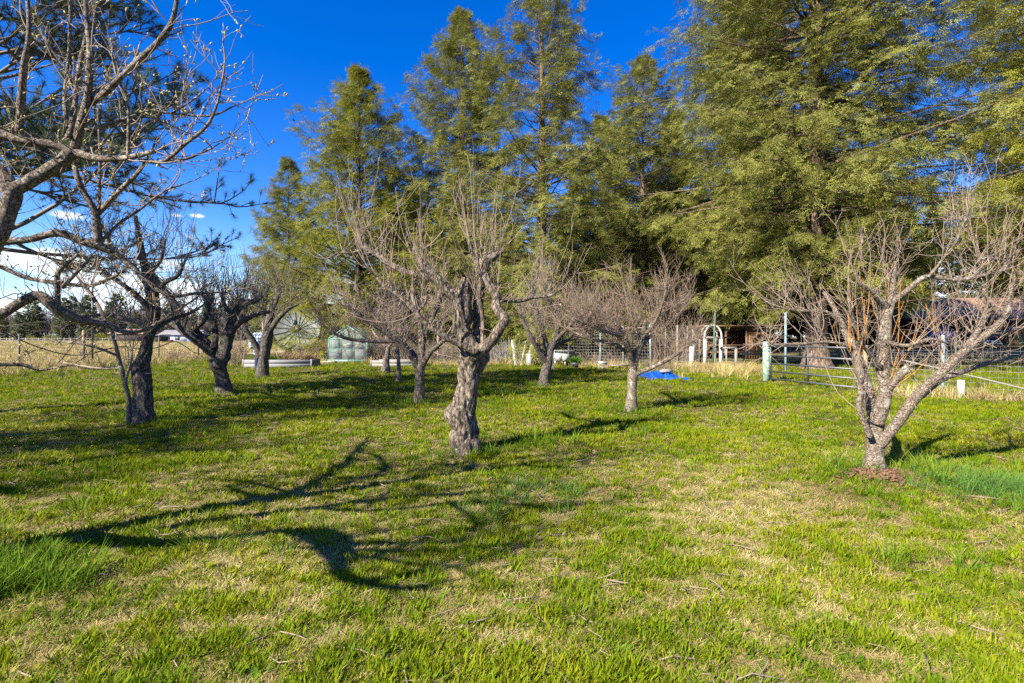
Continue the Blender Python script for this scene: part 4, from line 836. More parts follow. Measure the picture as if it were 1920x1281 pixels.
def left_tree():
    b, Y = ground_base(271, 797)
    tr = LW([(273, 810, 20, Y), (272, 795, 16.5), (269, 760, 15.5), (267, 720, 15), (264, 692, 13.5), (272, 662, 10.5), (277, 640, 9.5), (284, 610, 9.5), (288, 586, 10.5), (285, 550, 9.5, Y+.1), (275, 515, 7), (265, 470, 5.5), (258, 430, 4), (254, 405, 3)])
    L = [LW([(250, 695, 7, Y), (250, 680, 6)]), LW([(288, 590, 8, Y), (262, 560, 5), (225, 530, 4, Y-.4), (180, 500, 3), (140, 470, 2)]),
         LW([(286, 555, 6, Y), (310, 530, 4), (335, 515, 3, Y-.5), (350, 480, 2)]), LW([(284, 610, 5, Y), (240, 600, 4), (190, 590, 3, Y+.5), (120, 600, 2)]),
         LW([(280, 540, 5, Y), (250, 500, 4), (215, 470, 3, Y+.6), (190, 420, 2)]), LW([(283, 620, 5, Y), (320, 600, 3.4), (360, 585, 2.4, Y+.6), (400, 560, 1.6)]),
         LW([(275, 515, 4, Y+.1), (300, 490, 3), (310, 450, 2, Y-.3)])]
    fruit_tree('dark scaly fruit tree with tall stump like trunk on the left', (b[0], b[1], 0), tr, L, 21, M['bark_dark'], M['bark_dark'], M['twig_dark'],
               dict(n1=13, len1=(.4, 1.3), up1=.13, jit1=.17, n2=3, len2=(.2, .6), n3=2, r1=.007, lo=.25, upd=.6), trunk_opts=dict(n=48, step=.025, amp=.13, freq=8, knob=.25, ridge=.14, nr=8, twist=.6))
    b2, Y2 = ground_base(244, 797)
    tr = LW([(244, 805, 5, Y2), (242, 770, 4.4), (240, 745, 4.2), (231, 705, 3.8), (222, 668, 3.6), (213, 632, 3), (205, 605, 2.4)])
    L = [LW([(241, 750, 3, Y2), (236, 715, 2.6), (245, 680, 2.2, Y2-.2), (250, 640, 1.5)]), LW([(222, 668, 2.6, Y2), (190, 655, 2.2), (150, 645, 1.6, Y2-.4), (95, 640, 1.1)]), LW([(226, 690, 2.4, Y2), (180, 690, 1.8), (120, 680, 1.4, Y2+.3)])]
    fruit_tree('thin bent sucker stem beside the dark stump like trunk', (b2[0], b2[1], 0), tr, L, 22, M['bark_smooth'], M['twig'], M['twig'], dict(n1=9, len1=(.2, .7), n2=2, n3=1, r1=.0055, upd=.5), trunk_opts=dict(n=12, amp=.08, knob=.1), name='sapling')
left_tree()
def tree_c():
    b, Y = ground_base(419, 737)
    tr = LW([(421, 748, 14, Y), (420, 735, 12), (416, 705, 11.5), (407, 680, 12), (400, 662, 10.5), (384, 643, 9.5), (360, 618, 9), (337, 588, 8.5, Y+.2), (320, 560, 6.5), (300, 535, 5), (282, 508, 3.5)])
    L = [LW([(409, 690, 12, Y), (420, 662, 11.5), (426, 635, 10), (434, 610, 8.5, Y+.2), (441, 586, 7), (456, 571, 6), (476, 565, 5), (492, 556, 3)]),
         LW([(398, 662, 7, Y), (375, 645, 6.5), (350, 627, 6, Y-.3), (322, 606, 5), (300, 600, 3.5), (280, 585, 2)]),
         LW([(428, 632, 6, Y), (448, 607, 5), (480, 590, 4, Y-.4), (505, 585, 3)]), LW([(402, 655, 6, Y), (403, 620, 5.5), (390, 585, 5, Y+.4), (395, 560, 3.5)]),
         LW([(362, 618, 5, Y), (383, 600, 4.5), (390, 570, 4, Y-.3), (380, 552, 3)]), LW([(438, 595, 4, Y+.2), (420, 570, 3.6), (418, 548, 3, Y+.6)])]
    fruit_tree('forked fruit tree with dark V shaped trunk left of the raised bed', (b[0], b[1], 0), tr, L, 31, M['bark_dark'], M['bark_dark'], M['twig_dark'],
               dict(n1=17, len1=(.5, 1.5), up1=.25, jit1=.12, n2=3, len2=(.2, .7), n3=1, r1=.009, lo=.35), trunk_opts=dict(n=36, step=.04, amp=.12, knob=.2, ridge=.12, nr=6, twist=.8))
tree_c()
def tree_d():
    b, Y = ground_base(491, 707)
    tr = LW([(491, 714, 11, Y), (492, 702, 9), (494, 675, 9), (499, 645, 10), (504, 615, 9), (508, 585, 6.5), (512, 565, 4)])
    L = [LW([(489, 670, 7, Y), (478, 645, 5.5), (462, 622, 5, Y-.3), (450, 600, 4), (435, 590, 3)]), LW([(503, 625, 6, Y), (520, 600, 4.5), (540, 580, 3.5, Y-.4), (560, 570, 2)]),
         LW([(505, 610, 5, Y), (490, 585, 4), (478, 560, 3, Y+.5), (470, 530, 2)]), LW([(508, 590, 4, Y), (520, 560, 3), (530, 535, 2)])]
    fruit_tree('dark fruit tree trunk in front of the raised bed and dish', (b[0], b[1], 0), tr, L, 41, M['bark_dark'], M['bark_dark'], M['twig_dark'],
               dict(n1=15, len1=(.7, 2.0), up1=.22, jit1=.13, n2=3, len2=(.3, .9), n3=2, r1=.011, lo=.3), trunk_opts=dict(n=22, step=.05))
tree_d()
def tree_e():
    b, Y = ground_base(786, 757)
    tr = LW([(786, 765, 10, Y), (786, 752, 8.5), (787, 720, 8.5), (787, 692, 9.5), (789, 665, 7.5), (791, 640, 6.5), (786, 605, 5), (776, 565, 3.5), (770, 540, 2)])
    L = [LW([(785, 690, 7, Y), (770, 667, 5.5), (746, 641, 5, Y-.3), (705, 612, 4.2), (662, 582, 3.2, Y-.7), (640, 560, 2)]),
         LW([(748, 640, 4, Y-.3), (700, 640, 3.2), (655, 636, 2.8, Y-.5), (620, 622, 2.2), (598, 600, 1.4)]),
         LW([(791, 688, 6, Y), (806, 662, 5), (830, 641, 4, Y-.2), (850, 625, 3), (876, 600, 2)]), LW([(790, 650, 5, Y), (760, 620, 4), (735, 585, 3, Y+.5), (720, 550, 2)]),
         LW([(790, 640, 5, Y), (810, 600, 4), (825, 560, 3, Y+.3), (830, 530, 2)]), LW([(788, 670, 4, Y), (800, 630, 3.6), (830, 600, 3, Y+.8), (860, 580, 2)]), LW([(780, 668, 4, Y), (755, 640, 3.5), (720, 600, 3, Y+.9), (690, 575, 2)])]
    fruit_tree('bare fruit tree with slim straight trunk left of the gnarled tree', (b[0], b[1], 0), tr, L, 51, M['bark_old'], M['bark_dark'], M['twig'],
               dict(n1=16, len1=(.4, 1.2), up1=.12, jit1=.16, n2=4, len2=(.2, .6), n3=2, r1=.0075, lo=.25, upd=.6), trunk_opts=dict(n=22, step=.04, amp=.07))
tree_e()
def tree_f():
    b, Y = ground_base(1020, 723)
    tr = LW([(1019, 730, 10.5, Y), (1020, 718, 9), (1022, 702, 9.5), (1027, 680, 8.5), (1033, 655, 6), (1043, 630, 5), (1046, 600, 4), (1042, 560, 2.5)])
    L = [LW([(1024, 682, 6.5, Y), (1012, 660, 5), (998, 637, 4.4, Y-.4), (985, 610, 3.6), (976, 588, 2.4)]), LW([(1030, 665, 5, Y), (1020, 630, 4), (1012, 595, 3, Y+.6), (1000, 560, 2)]),
         LW([(1040, 640, 4, Y), (1065, 615, 3.4), (1085, 590, 2.4, Y-.5)]), LW([(1045, 610, 3.6, Y), (1030, 575, 3), (1020, 540, 2, Y-.3)]), LW([(1033, 655, 4, Y), (1060, 640, 3), (1090, 632, 2, Y+.6)])]
    fruit_tree('small dark trunked fruit tree in front of the white bin', (b[0], b[1], 0), tr, L, 61, M['bark_dark'], M['bark_dark'], M['twig'],
               dict(n1=16, len1=(.5, 1.5), up1=.16, jit1=.15, n2=4, len2=(.25, .7), n3=2, r1=.008, lo=.25), trunk_opts=dict(n=22, step=.05, knob=.25))
tree_f()
def tree_g():
    b, Y = ground_base(1183, 770)
    tr = LW([(1182, 778, 11, Y), (1183, 766, 9.5), (1185, 735, 8.5), (1186, 705, 9), (1188, 685, 7.5), (1196, 660, 6, Y), (1205, 635, 5), (1210, 600, 3.5)])
    L = [LW([(1190, 702, 5, Y), (1215, 692, 4.2), (1245, 678, 3.8, Y-.3), (1280, 656, 3), (1318, 628, 2)]), LW([(1186, 690, 6, Y), (1180, 660, 5), (1170, 630, 4, Y-.3), (1150, 600, 3), (1125, 575, 2)]),
         LW([(1182, 665, 4, Y), (1150, 645, 3.4), (1105, 635, 2.8, Y-.6), (1060, 615, 2)]), LW([(1198, 655, 4, Y), (1225, 625, 3.4), (1260, 600, 2.8, Y+.5), (1290, 570, 2)]),
         LW([(1200, 648, 4, Y), (1190, 610, 3.4), (1180, 570, 2.6, Y+.4), (1170, 540, 2)]), LW([(1192, 665, 4, Y), (1165, 640, 3.2), (1130, 610, 2.6, Y+.9), (1090, 580, 2)]),
         LW([(1205, 635, 4, Y), (1230, 600, 3), (1245, 560, 2.4, Y-.6), (1250, 530, 1.8)]), LW([(1170, 630, 3.4, Y-.3), (1130, 620, 2.8), (1085, 600, 2.2, Y-.9), (1050, 570, 1.6)])]
    fruit_tree('round headed bare fruit tree with dense reddish twigs and pale trunk', (b[0], b[1], 0), tr, L, 71, M['bark_smooth'], M['bark_smooth'], M['twig_red'],
               dict(n1=27, len1=(.35, .95), up1=.17, jit1=.15, n2=4, len2=(.15, .5), n3=2, r1=.0058, lo=.2, upd=.55), trunk_opts=dict(n=22, step=.04, amp=.06, knob=.05))
tree_g()
for (px, py, top, r, sd_, lab) in ((724, 698, 640, 5, 81, 'slim pale sapling trunk nearer the second raised bed'), (748, 718, 640, 3.4, 82, 'thinnest sapling standing between two orchard trunks')):
    b, Y = ground_base(px, py); tr = LW([(px-1, py+5, r*1.2, Y), (px, py-20, r), (px+(-2 if sd_ == 82 else 3), 660, r*.9), (px+(-6 if sd_ == 82 else 4), top, r*.7), (px-4, top-35, r*.4)])
    L = [LW([(px+2, 655, r*.6, Y), (px+22, 625, r*.4), (px+30, 590, 1, Y-.4)]), LW([(px, 650, r*.6, Y), (px-22, 625, r*.4), (px-35, 600, 1, Y+.4)]), LW([(px, 640, r*.5, Y), (px+5, 600, r*.4), (px, 570, 1, Y-.3)])]
    fruit_tree(lab, (b[0], b[1], 0), tr, L, sd_, M['bark_smooth'], M['twig'], M['twig_dark'], dict(n1=9, len1=(.4, 1.2), n2=3, n3=1, r1=.009), trunk_opts=dict(n=10, step=.08, amp=.06, knob=0), name='sapling')
# fruit tree out of view at the left: its shade bands the lawn
fruit_tree('bare fruit tree standing out of view left of the lawn', (-10.6, 3.2, 0), (np.array([(-10.6, 3.2, -.1), (-10.5, 3.2, .8), (-10.4, 3.3, 1.6)]), np.array((.22, .18, .17))),
           [(np.array([(-10.4, 3.3, 1.5), (-10.4+math.cos(a)*.9, 3.3+math.sin(a)*.9, 2.5), (-10.4+math.cos(a+.2)*1.7, 3.3+math.sin(a+.2)*1.7, 3.3), (-10.4+math.cos(a)*2.3, 3.3+math.sin(a)*2.3, 3.8)]), np.array((.11, .09, .06, .035))) for a in (0, 1.1, 2.2, 3.2, 4.3, 5.3)],
           91, M['bark_dark'], M['bark_dark'], M['twig_dark'], dict(n1=16, len1=(.5, 1.6), n2=3, n3=1, r1=.011))

# ---------------------------------------------------------------- fences
def wire_sheet(mb, a, b, z0, z1, dh, dv, r, rng=None, sag=0.0):
    """wires between posts as thin square rods"""
    a = np.array((*a, 0.0)); b = np.array((*b, 0.0)); ln = np.linalg.norm(b-a); nh = int(round((z1-z0)/dh))+1; nv = int(ln/dv)+1
    Q = []
    for i in range(nh):
        z = z0+(z1-z0)*i/max(1, nh-1); s = np.linspace(0, 1, 6)[:, None]; p = a+(b-a)*s; p[:, 2] = gz(p[:, 0], p[:, 1])+z-sag*4*(s*(1-s))[:, 0]
        Q.append(p)
    Q = np.array(Q); V, Fc = tubes(Q, np.full(Q.shape[:2], r), 4); mb.add(V, Fc)
    s = (np.arange(nv)/max(1, nv-1)); p0 = a+(b-a)*s[:, None]; g = gz(p0[:, 0], p0[:, 1]); sg = sag*4*s*(1-s)
    p0[:, 2] = g+z0-sg; p1 = p0.copy(); p1[:, 2] = g+z1-sg
    if rng is not None: p1[:, :2] += rng.normal(0, .03, (nv, 2))
    V, Fc = tubes(np.stack((p0, (p0+p1)/2, p1), 1), np.full((nv, 3), r*.85), 4); mb.add(V, Fc)
def post(name, mat, x, y, h, r, parent, n=10, lean=(0, 0), label=None, flat=False):
    z = g1(x, y); mb = MB()
    if flat: mb.beam((x, y, z-.1), (x+lean[0], y+lean[1], z+h), r*2, r*1.2)
    else: mb.tube([(x, y, z-.1), (x+lean[0]*.5, y+lean[1]*.5, z+h*.5), (x+lean[0], y+lean[1], z+h)], [r*1.02, r, r*.97], n)
    return mb.build(name, mat, parent, False, None, label)
def left_fence():
    t = thing('wire_fence', 'long wire fence between the lawn and the dry field', 'fence', (-25, 30, 0)); rng = np.random.default_rng(3); mb = MB()
    ys = [14, 18.5, 22.5, 26, 30, 36.6, 42, 48]; pts = [(fence_x(y), y) for y in ys]+[(-21.5, 50.5), (-17, 52)]
    for i, (x, y) in enumerate(pts):
        if i in (4, 6): post('post', M['post_brown'], x, y, 2.0, .075, t)
        else: post('post', M['steel_dark'], x, y, 1.7 if i != 5 else 1.75, .04, t, 6)
        if i: wire_sheet(mb, pts[i-1], pts[i], .08, 1.2, .16, .22, .0045, rng, .02)
    post('tall_pole', M['steel_dark'], fence_x(30.4)+.2, 30.4, 4.6, .05, t, 8)
    post('tall_pole', M['steel'], fence_x(41)+.1, 41.2, 3.3, .045, t, 8)
    post('tall_pole', M['wood_grey'], X_(498, 48), 47.5, 3.4, .08, t, 8)
    mb.build('wire_mesh', M['wire_dark'], t, False, 'stuff')
    # black hose looped along the fence
    hp = [P(-20, 622, 27), P(15, 628, 27), P(55, 645, 28), P(100, 660, 29), P(135, 666, 29.6), P(168, 664, 29.8), P(205, 654, 31), P(235, 650, 33), P(262, 655, 35), P(290, 653, 36.4), P(310, 646, 37), P(326, 640, 38), P(345, 648, 40), P(362, 660, 41), P(378, 663, 42), P(395, 655, 43)]
    p, r = resample(hp, np.full(len(hp), .035), .5); o = MB().tube(p, r, 6).build('hose', M['hose'], None, True); tag(o, 'black hose hanging in loops along the field fence', 'hose')
left_fence()
def back_fence():
    t = thing('netting_fence', 'tall netting fence with pale posts behind the orchard', 'fence', (4, 26, 0)); rng = np.random.default_rng(4); mb = MB()
    pts = [(-4.4, 30.5), (-1.6, 30.0), (1.4, 29.6), (3.2, 29.2), (4.9, 28.4), (6.0, 27.6), (7.1, 26.2), (8.6, 26.6), (9.75, 27.3)]
    hs = [1.7, 1.7, 1.8, 2.1, 2.1, 2.2, 2.3, 2.2, 2.0]
    for i, (x, y) in enumerate(pts):
        m = M['post_brown'] if i in (0, 1, 2) else (M['wood_grey'] if i % 2 else M['tpost_blue'])
        post('post', m, x, y, hs[i], .05, t, 8, (rng.normal(0, .04), 0))
        if i: wire_sheet(mb, pts[i-1], pts[i], .1, 1.9 if i > 2 else 1.3, .17, .17, .0055 if i > 3 else .004, rng, .03)
    for x, y in ((7.9, 26.5), (9.2, 27.0)): post('stake', M['wood_grey'], x, y, 2.2, .028, t, 6, (.05, 0))
    mb.build('wire_mesh', M['wire'], t, False, 'stuff')
    MB().beam((3.2, 29.15, 2.05), (4.9, 28.35, 2.05), .05, .06).build('rail', M['wood_grey'], t); MB().beam((4.9, 28.35, 2.05), (7.1, 26.15, 2.08), .05, .06).build('rail', M['wood_grey'], t)
    o = post('white_post', M['wood_white'], X_(1297, 27), 27, 1.1, .14, None, 10); tag(o, 'short thick white post standing left of the arbor', 'post')
back_fence()
def arbor():
    y0, y1 = 27.2, 28.3; x0, x1 = X_(1322, 27.2), X_(1352, 27.2); t = thing('garden_arbor', 'white garden arbor with round arched top and timber posts', 'arbor', ((x0+x1)/2, y0, 0))
    for x in (x0, x1):
        post('post', M['wood_white'], x, y0, 1.5, .105, t); post('post', M['wood_grey'], x+.12, y1, 1.65, .07, t)
    for y in (y0, y1):
        a = np.linspace(0, math.pi, 15); c = (x0+x1)/2+(.2 if y == y1 else 0); r = (x1-x0)/2+.03
        MB().tube([(c-r, y, 1.45)]+[(c-r*math.cos(q), y, 1.62+.6*math.sin(q)) for q in a]+[(c+r, y, 1.45)], .05, 8).build('arch', M['white_plastic'], t, True)
    for q in (.5, 1.57, 2.6): MB().tube([((x0+x1)/2-.45*math.cos(q), y0, 1.62+.6*math.sin(q)), ((x0+x1)/2+.2-.45*math.cos(q), y1, 1.62+.6*math.sin(q))], .022, 6).build('slat', M['white_plastic'], t)
    MB().beam((x0-.1, y0-.03, 1.57), (x1+.9, y0+.9, 1.57), .07, .08).build('crossbar', M['wood_grey'], t)
    MB().beam((x0+.1, y1, 1.6), (x1+.1, y1, 1.6), .07, .08).build('crossbar', M['wood_grey'], t)
    o = post('green_stake', M['tpost'], X_(1336, 26.4), 26.4, 2.85, .045, None, 6, (.14, 0)); tag(o, 'tall thin green stake leaning in front of the arbor', 'stake')
    t2 = thing('rail_frame', 'low timber post and rail corner right of the arbor', 'fence', (X_(1366, 27), 27, 0))
    post('post', M['wood_grey'], X_(1380, 27), 27, 1.0, .075, t2); MB().tube([(X_(1350, 27), 27.0, 1.02), (X_(1381, 27), 27.0, 1.03)], .06, 8).build('rail', M['wood_grey'], t2)
    MB().tube([(X_(1362, 28), 28, 0), (X_(1362, 28), 28, .95)], .05, 8).build('post', M['wood_grey'], t2)
arbor()
def paddock_fence():
    t = thing('paddock_fence', 'wire fence with split rail behind the dry grass', 'fence', (13, 31, 0)); mb = MB(); rng = np.random.default_rng(6)
    pts = [(X_(1360, 30), 30), (X_(1395, 31), 31), (X_(1440, 32), 32), (X_(1500, 32), 32)]
    for i, (x, y) in enumerate(pts):
        post('post', M['wood_grey'], x, y, 1.15, .05, t, 8)
        if i: wire_sheet(mb, pts[i-1], pts[i], .1, 1.1, .16, .2, .005, rng)
    mb.build('wire_mesh', M['wire'], t, False, 'stuff')
    MB().tube([(X_(1386, 30.6), 30.6, .58), (X_(1436, 31.6), 31.6, .55)], .05, 7).build('rail', M['wood_grey'], t); MB().tube([(X_(1400, 30.6), 30.6, .78), (X_(1425, 31.2), 31.2, .76)], .04, 7).build('rail', M['wood_grey'], t)
    post('steel_post', M['tpost_blue'], X_(1473, 24), 24.0, 2.75, .055, t, 6)
paddock_fence()
GP = np.array((X_(1437, 18.6), 18.6)); GE = np.array((X_(1608, 15.1), 15.1))
def gate():
    o = post('gate_post', M['post_paint'], GP[0], GP[1], 1.42, .125, None, 14); tag(o, 'thick post in flaking green and white paint at the gate', 'post')
    d = (GE-GP)/np.linalg.norm(GE-GP); a = GP+d*.20; b = GE; t = thing('metal_gate', 'grey tubular metal farm gate standing closed across the opening', 'gate', (a[0], a[1], 0))
    def q(s, z): p = a+(b-a)*s; return (p[0], p[1], z+g1(p[0], p[1]))
    for z in (.10, .36, .64, .93, 1.27): MB().tube([q(0, z), q(.5, z-.01), q(1, z)], .030, 10).build('bar', M['steel'], t, True)
    for s in (.0, .48, 1.0): MB().tube([q(s, .07), q(s, 1.3)], .034 if s != .48 else .03, 10).build('upright', M['steel'], t, True)
    for z in (.25, 1.1): MB().box((*((a+GP)/2), z), (.16, .06, .06), rz=math.atan2(d[1], d[0])).build('hinge', M['steel_dark'], t)
    # bare vine on top of the post
    rng = np.random.default_rng(8); n = 16; p = np.tile(np.array((GP[0], GP[1], 1.25)), (n, 1))+rng.normal(0, .08, (n, 3)); Q = grow(rng, p, np.stack((rng.normal(0, .8, n), rng.normal(0, .5, n), rng.uniform(.4, 1.2, n)), -1), rng.uniform(.4, 1.3, n), 7, .25, 0)
    V, Fc = tubes(Q, np.tile(np.linspace(.014, .006, 7), (n, 1)), 5); mb = MB().add(V, Fc); p, dd, s = pick(rng, Q, 4); Q2 = grow(rng, p, dd+rng.normal(0, .6, dd.shape), rng.uniform(.2, .6, len(p)), 4, .2, 0); V, Fc = tubes(Q2, np.tile(np.linspace(.007, .004, 4), (len(p), 1)), 4); mb.add(V, Fc)
    o = mb.build('vine', M['twig'], None); tag(o, 'bare tangled vine on top of the painted gate post', 'plant', kind='thing')
gate()
def right_fence():
    t = thing('stock_fence', 'wire stock fence running right from the metal gate', 'fence', (12, 13.5, 0)); mb = MB(); rng = np.random.default_rng(9)
    pts = [(GE[0]+.15, GE[1]-.1), (X_(1768, 13.8), 13.8), (13.3, 12.4), (15.6, 10.4), (18, 8.6)]
    for i, (x, y) in enumerate(pts):
        post('post', M['tpost_blue'] if i in (1, 3) else M['post_brown'], x, y, 1.65 if i in (1, 3) else 1.35, .045 if i in (1, 3) else .07, t, 7)
        if i: wire_sheet(mb, pts[i-1], pts[i], .1, 1.15, .16, .18, .0028, rng)
    mb.build('wire_mesh', M['wire'], t, False, 'stuff')
    o = post('stub_post', M['wood_white'], X_(1802, 13.4), 13.4, .48, .085, None, 9); tag(o, 'short cut off whitish post among dry grass by the fence', 'post')
    p = [P(1690, 675, 13.9), P(1800, 700, 13.3), P(1925, 730, 12.5), P(2050, 760, 11.9)]; o = MB().tube(p, [.021, .02, .018, .015], 8).build('fallen_rail', M['wood_grey'], None, True); tag(o, 'pale slim rail slanting down along the right fence', 'rail')
    t2 = thing('far_wire_fence', 'thin wire fence crossing the shaded grass before the barn', 'fence', (22, 24, 0)); mb = MB(); pts = [(16.5, 24.5), (19.5, 22.5), (22.5, 21), (26, 19.5)]
    for i, (x, y) in enumerate(pts):
        post('post', M['tpost'], x, y, 1.4, .04, t2, 6)
        if i: wire_sheet(mb, pts[i-1], pts[i], .1, 1.2, .2, .3, .004, rng)
    mb.build('wire_mesh', M['wire'], t2, False, 'stuff')
right_fence()

# ---------------------------------------------------------------- greenhouse and garden beds
def greenhouse():
    Y = 32.0; x0, x1 = X_(616, Y), X_(688, Y); c = (x0+x1)/2; D = 3.2; ze, zr = 1.5, 2.3
    t = thing('greenhouse', 'small glass greenhouse with green frame beside the dense fir', 'greenhouse', (c, Y, 0)); fm = M['green_frame']
    MB().box((c, Y+D/2, .09), (x1-x0+.1, D+.1, .18)).build('base', fm, t)
    def bar(a, b, w=.038): MB().beam(a, b, w, w).build('frame_bar', fm, t)
    xs = [x0, x0+.33*(x1-x0), x0+.67*(x1-x0), x1]
    def roofz(x): return zr-(zr-ze)*abs(x-c)/((x1-x0)/2)
    for y in (Y, Y+D):
        for x in xs: bar((x, y, .18), (x, y, roofz(x)))
        bar((x0, y-.003, ze), (c, y-.003, zr), .06); bar((c, y-.003, zr), (x1, y-.003, ze), .06); bar((x0, y-.002, ze), (x1, y-.002, ze), .045); bar((x0, y-.001, .85), (x1, y-.001, .85), .03)
    for x, z in ((x0, ze), (x1, ze), (c, zr)): bar((x, Y+.03, z), (x, Y+D-.03, z))
    for k in (1, 2, 3):
        y = Y+D*k/4
        for x in (x0, x1): bar((x, y, .18), (x, y, ze), .035); bar((x, y, ze), (c, y, zr), .035)
    g = M['glass']
    for i in range(3):
        a, b = xs[i]+.03, xs[i+1]-.03
        for z0, z1 in ((.2, .83), (.87, ze-.03)): MB().box(((a+b)/2, Y, (z0+z1)/2), (b-a, .006, z1-z0)).build('pane', g, t)
        zt = [(a, Y, ze+.03), (b, Y, ze+.03), (b, Y, roofz(b)-.03), (a, Y, roofz(a)-.03)]
        if i == 1: zt = [(a, Y, ze+.03), (b, Y, ze+.03), (b, Y, roofz(b)-.03), (c, Y, zr-.04), (a, Y, roofz(a)-.03)]
        MB().add(zt, [tuple(range(len(zt)))]).build('pane', g, t)
    for k in range(4):
        ya, yb = Y+D*k/4+.03, Y+D*(k+1)/4-.03
        for x in (x0, x1):
            MB().box((x, (ya+yb)/2, .85), (.006, yb-ya, 1.26)).build('pane', g, t)
            MB().add([(x, ya, ze+.03), (x, yb, ze+.03), (c, yb, zr+.005), (c, ya, zr+.005)], [(0, 1, 2, 3)]).build('pane', g, t)
    MB().box((c-.2, Y+.35, 1.16), (1.0, .05, .04)).build('shelf', M['wood_white'], t)
    o = MB(); o.blob((c+.28, Y+1.0, .62), (.20, .2, .48), 3, 3, .2, 2.5); o = o.build('sack', M['terracotta'], None, True); tag(o, 'brown upright sack standing inside the greenhouse', 'sack')
    t2 = thing('garden_chair', 'white garden chair inside the greenhouse by the right pane', 'chair', (c+.85, Y+1.1, .18)); w = M['white_plastic']; cx, cy = c+.85, Y+1.1
    MB().box((cx, cy, .62), (.45, .45, .04)).build('seat', w, t2); MB().box((cx, cy+.22, .95), (.45, .04, .6)).build('backrest', w, t2)
    for dx in (-.2, .2):
        for dy in (-.2, .2): MB().box((cx+dx, cy+dy, .39), (.04, .04, .42)).build('leg', w, t2)
    t3 = thing('potting_bench', 'wooden potting bench inside the greenhouse behind the left panes', 'bench', (c-.5, Y+1.3, .18)); cx, cy = c-.45, Y+1.5
    MB().box((cx, cy, .95), (1.0, .6, .05)).build('bench_top', M['wood_grey'], t3)
    for dx in (-.45, .45): MB().box((cx+dx, cy-.22, .55), (.07, .07, .74)).build('leg', M['wood_white'], t3)
    o = MB().blob((cx+.1, cy-.1, 1.08), (.42, .3, .14), 6, 3, .35, 2).build('plastic_sheet', M['white_plastic'], None, True); tag(o, 'crumpled white sheet on the potting bench in the greenhouse', 'sheet')
    o = MB().box((x0+.1, Y-.35, .06), (1.0, .22, .1), rz=.05).build('white_plank', M['wood_white'], None); tag(o, 'white plank lying on the grass before the greenhouse corner', 'plank')
greenhouse()
def planks_bed(name, label, x0, x1, y0, y1, h, nrow, mat):
    t = thing(name, label, 'raised bed', ((x0+x1)/2, y0, 0)); hh = h/nrow
    for k in range(nrow):
        z = hh*(k+.5); e = .008
        for y in (y0, y1): MB().box(((x0+x1)/2, y, z), (x1-x0, .05, hh-e)).build('board', mat, t)
        for x in (x0+.026, x1-.026): MB().box((x, (y0+y1)/2, z), (.05, y1-y0-.056, hh-e)).build('board', mat, t)
    for x in (x0-.03, x1+.03): MB().box((x, y0+.02, h/2), (.07, .1, h+.06)).build('corner_post', M['wood_grey'], t)
    mb = MB(); xs = np.linspace(x0+.06, x1-.06, 26); ys = np.linspace(y0+.03, y1-.03, 10); Xg, Yg = np.meshgrid(xs, ys); rng = np.random.default_rng(2); Z = h-.07+rng.normal(0, .018, Xg.shape)
    i = np.arange(9)[:, None]; j = np.arange(25)[None]; mb.add(np.stack((Xg, Yg, Z), -1).reshape(-1, 3), np.stack((i*26+j, i*26+j+1, (i+1)*26+j+1, (i+1)*26+j), -1).reshape(-1, 4)); mb.build('soil', M['soil'], t)
    return t
BY = 26.6
planks_bed('raised_bed', 'long whitewashed raised bed in front of the satellite dish', X_(457, BY), X_(583, BY), BY, BY+1.3, .42, 2, M['bed'])
planks_bed('raised_bed', 'low grey raised bed right of the greenhouse behind the saplings', X_(697, 27.6), X_(790, 27.6), 27.6, 28.8, .34, 2, M['wood_grey'])
def plant_tuft(name, label, cat, x, y, z, n, h, sp, mat, wd, kind=None):
    rng = np.random.default_rng(int(abs(x*100))+n); a = rng.uniform(0, 6.28, n); r = sp*np.sqrt(rng.random(n)); p = np.stack((x+np.cos(a)*r, y+np.sin(a)*r*.6, np.full(n, z)), -1)
    d = norm(np.stack((np.cos(a)*rng.uniform(.1, .8, n), np.sin(a)*rng.uniform(.1, .8, n), np.ones(n)), -1)); Q = grow(rng, p, d, h*rng.uniform(.6, 1.2, n), 4, .2, -.08); sv = norm(np.cross(d, rng.normal(0, 1, (n, 3))))*wd
    V = np.stack((Q[:, 0]-sv*.4, Q[:, 0]+sv*.4, Q[:, 1]+sv, Q[:, 1]-sv, Q[:, 2]+sv*.8, Q[:, 2]-sv*.8, Q[:, 3]), 1).reshape(-1, 3); b = (np.arange(n)*7)[:, None]
    me = mesh_np(name, V, [np.vstack((b+np.array((0, 1, 2, 3)), b+np.array((3, 2, 4, 5)))), b+np.array((5, 4, 6))], mat, False, rng.random(3*n)); o = link(name, me); return tag(o, label, cat, kind=kind)
plant_tuft('leafy_plant', 'low bright green leafy row in the whitewashed raised bed', 'plant', X_(512, 27.2), 27.2, .34, 240, .34, .55, M['green_leaf'], .035)
plant_tuft('dry_plant', 'brown dried plant clump at the middle of the raised bed', 'plant', X_(546, 27.3), 27.3, .32, 500, .62, .75, M['straw_brown'], .010)
plant_tuft('dry_plant', 'brown dried plant clump at the right end of the raised bed', 'plant', X_(576, 27.5), 27.5, .32, 300, .5, .4, M['straw_brown'], .010)
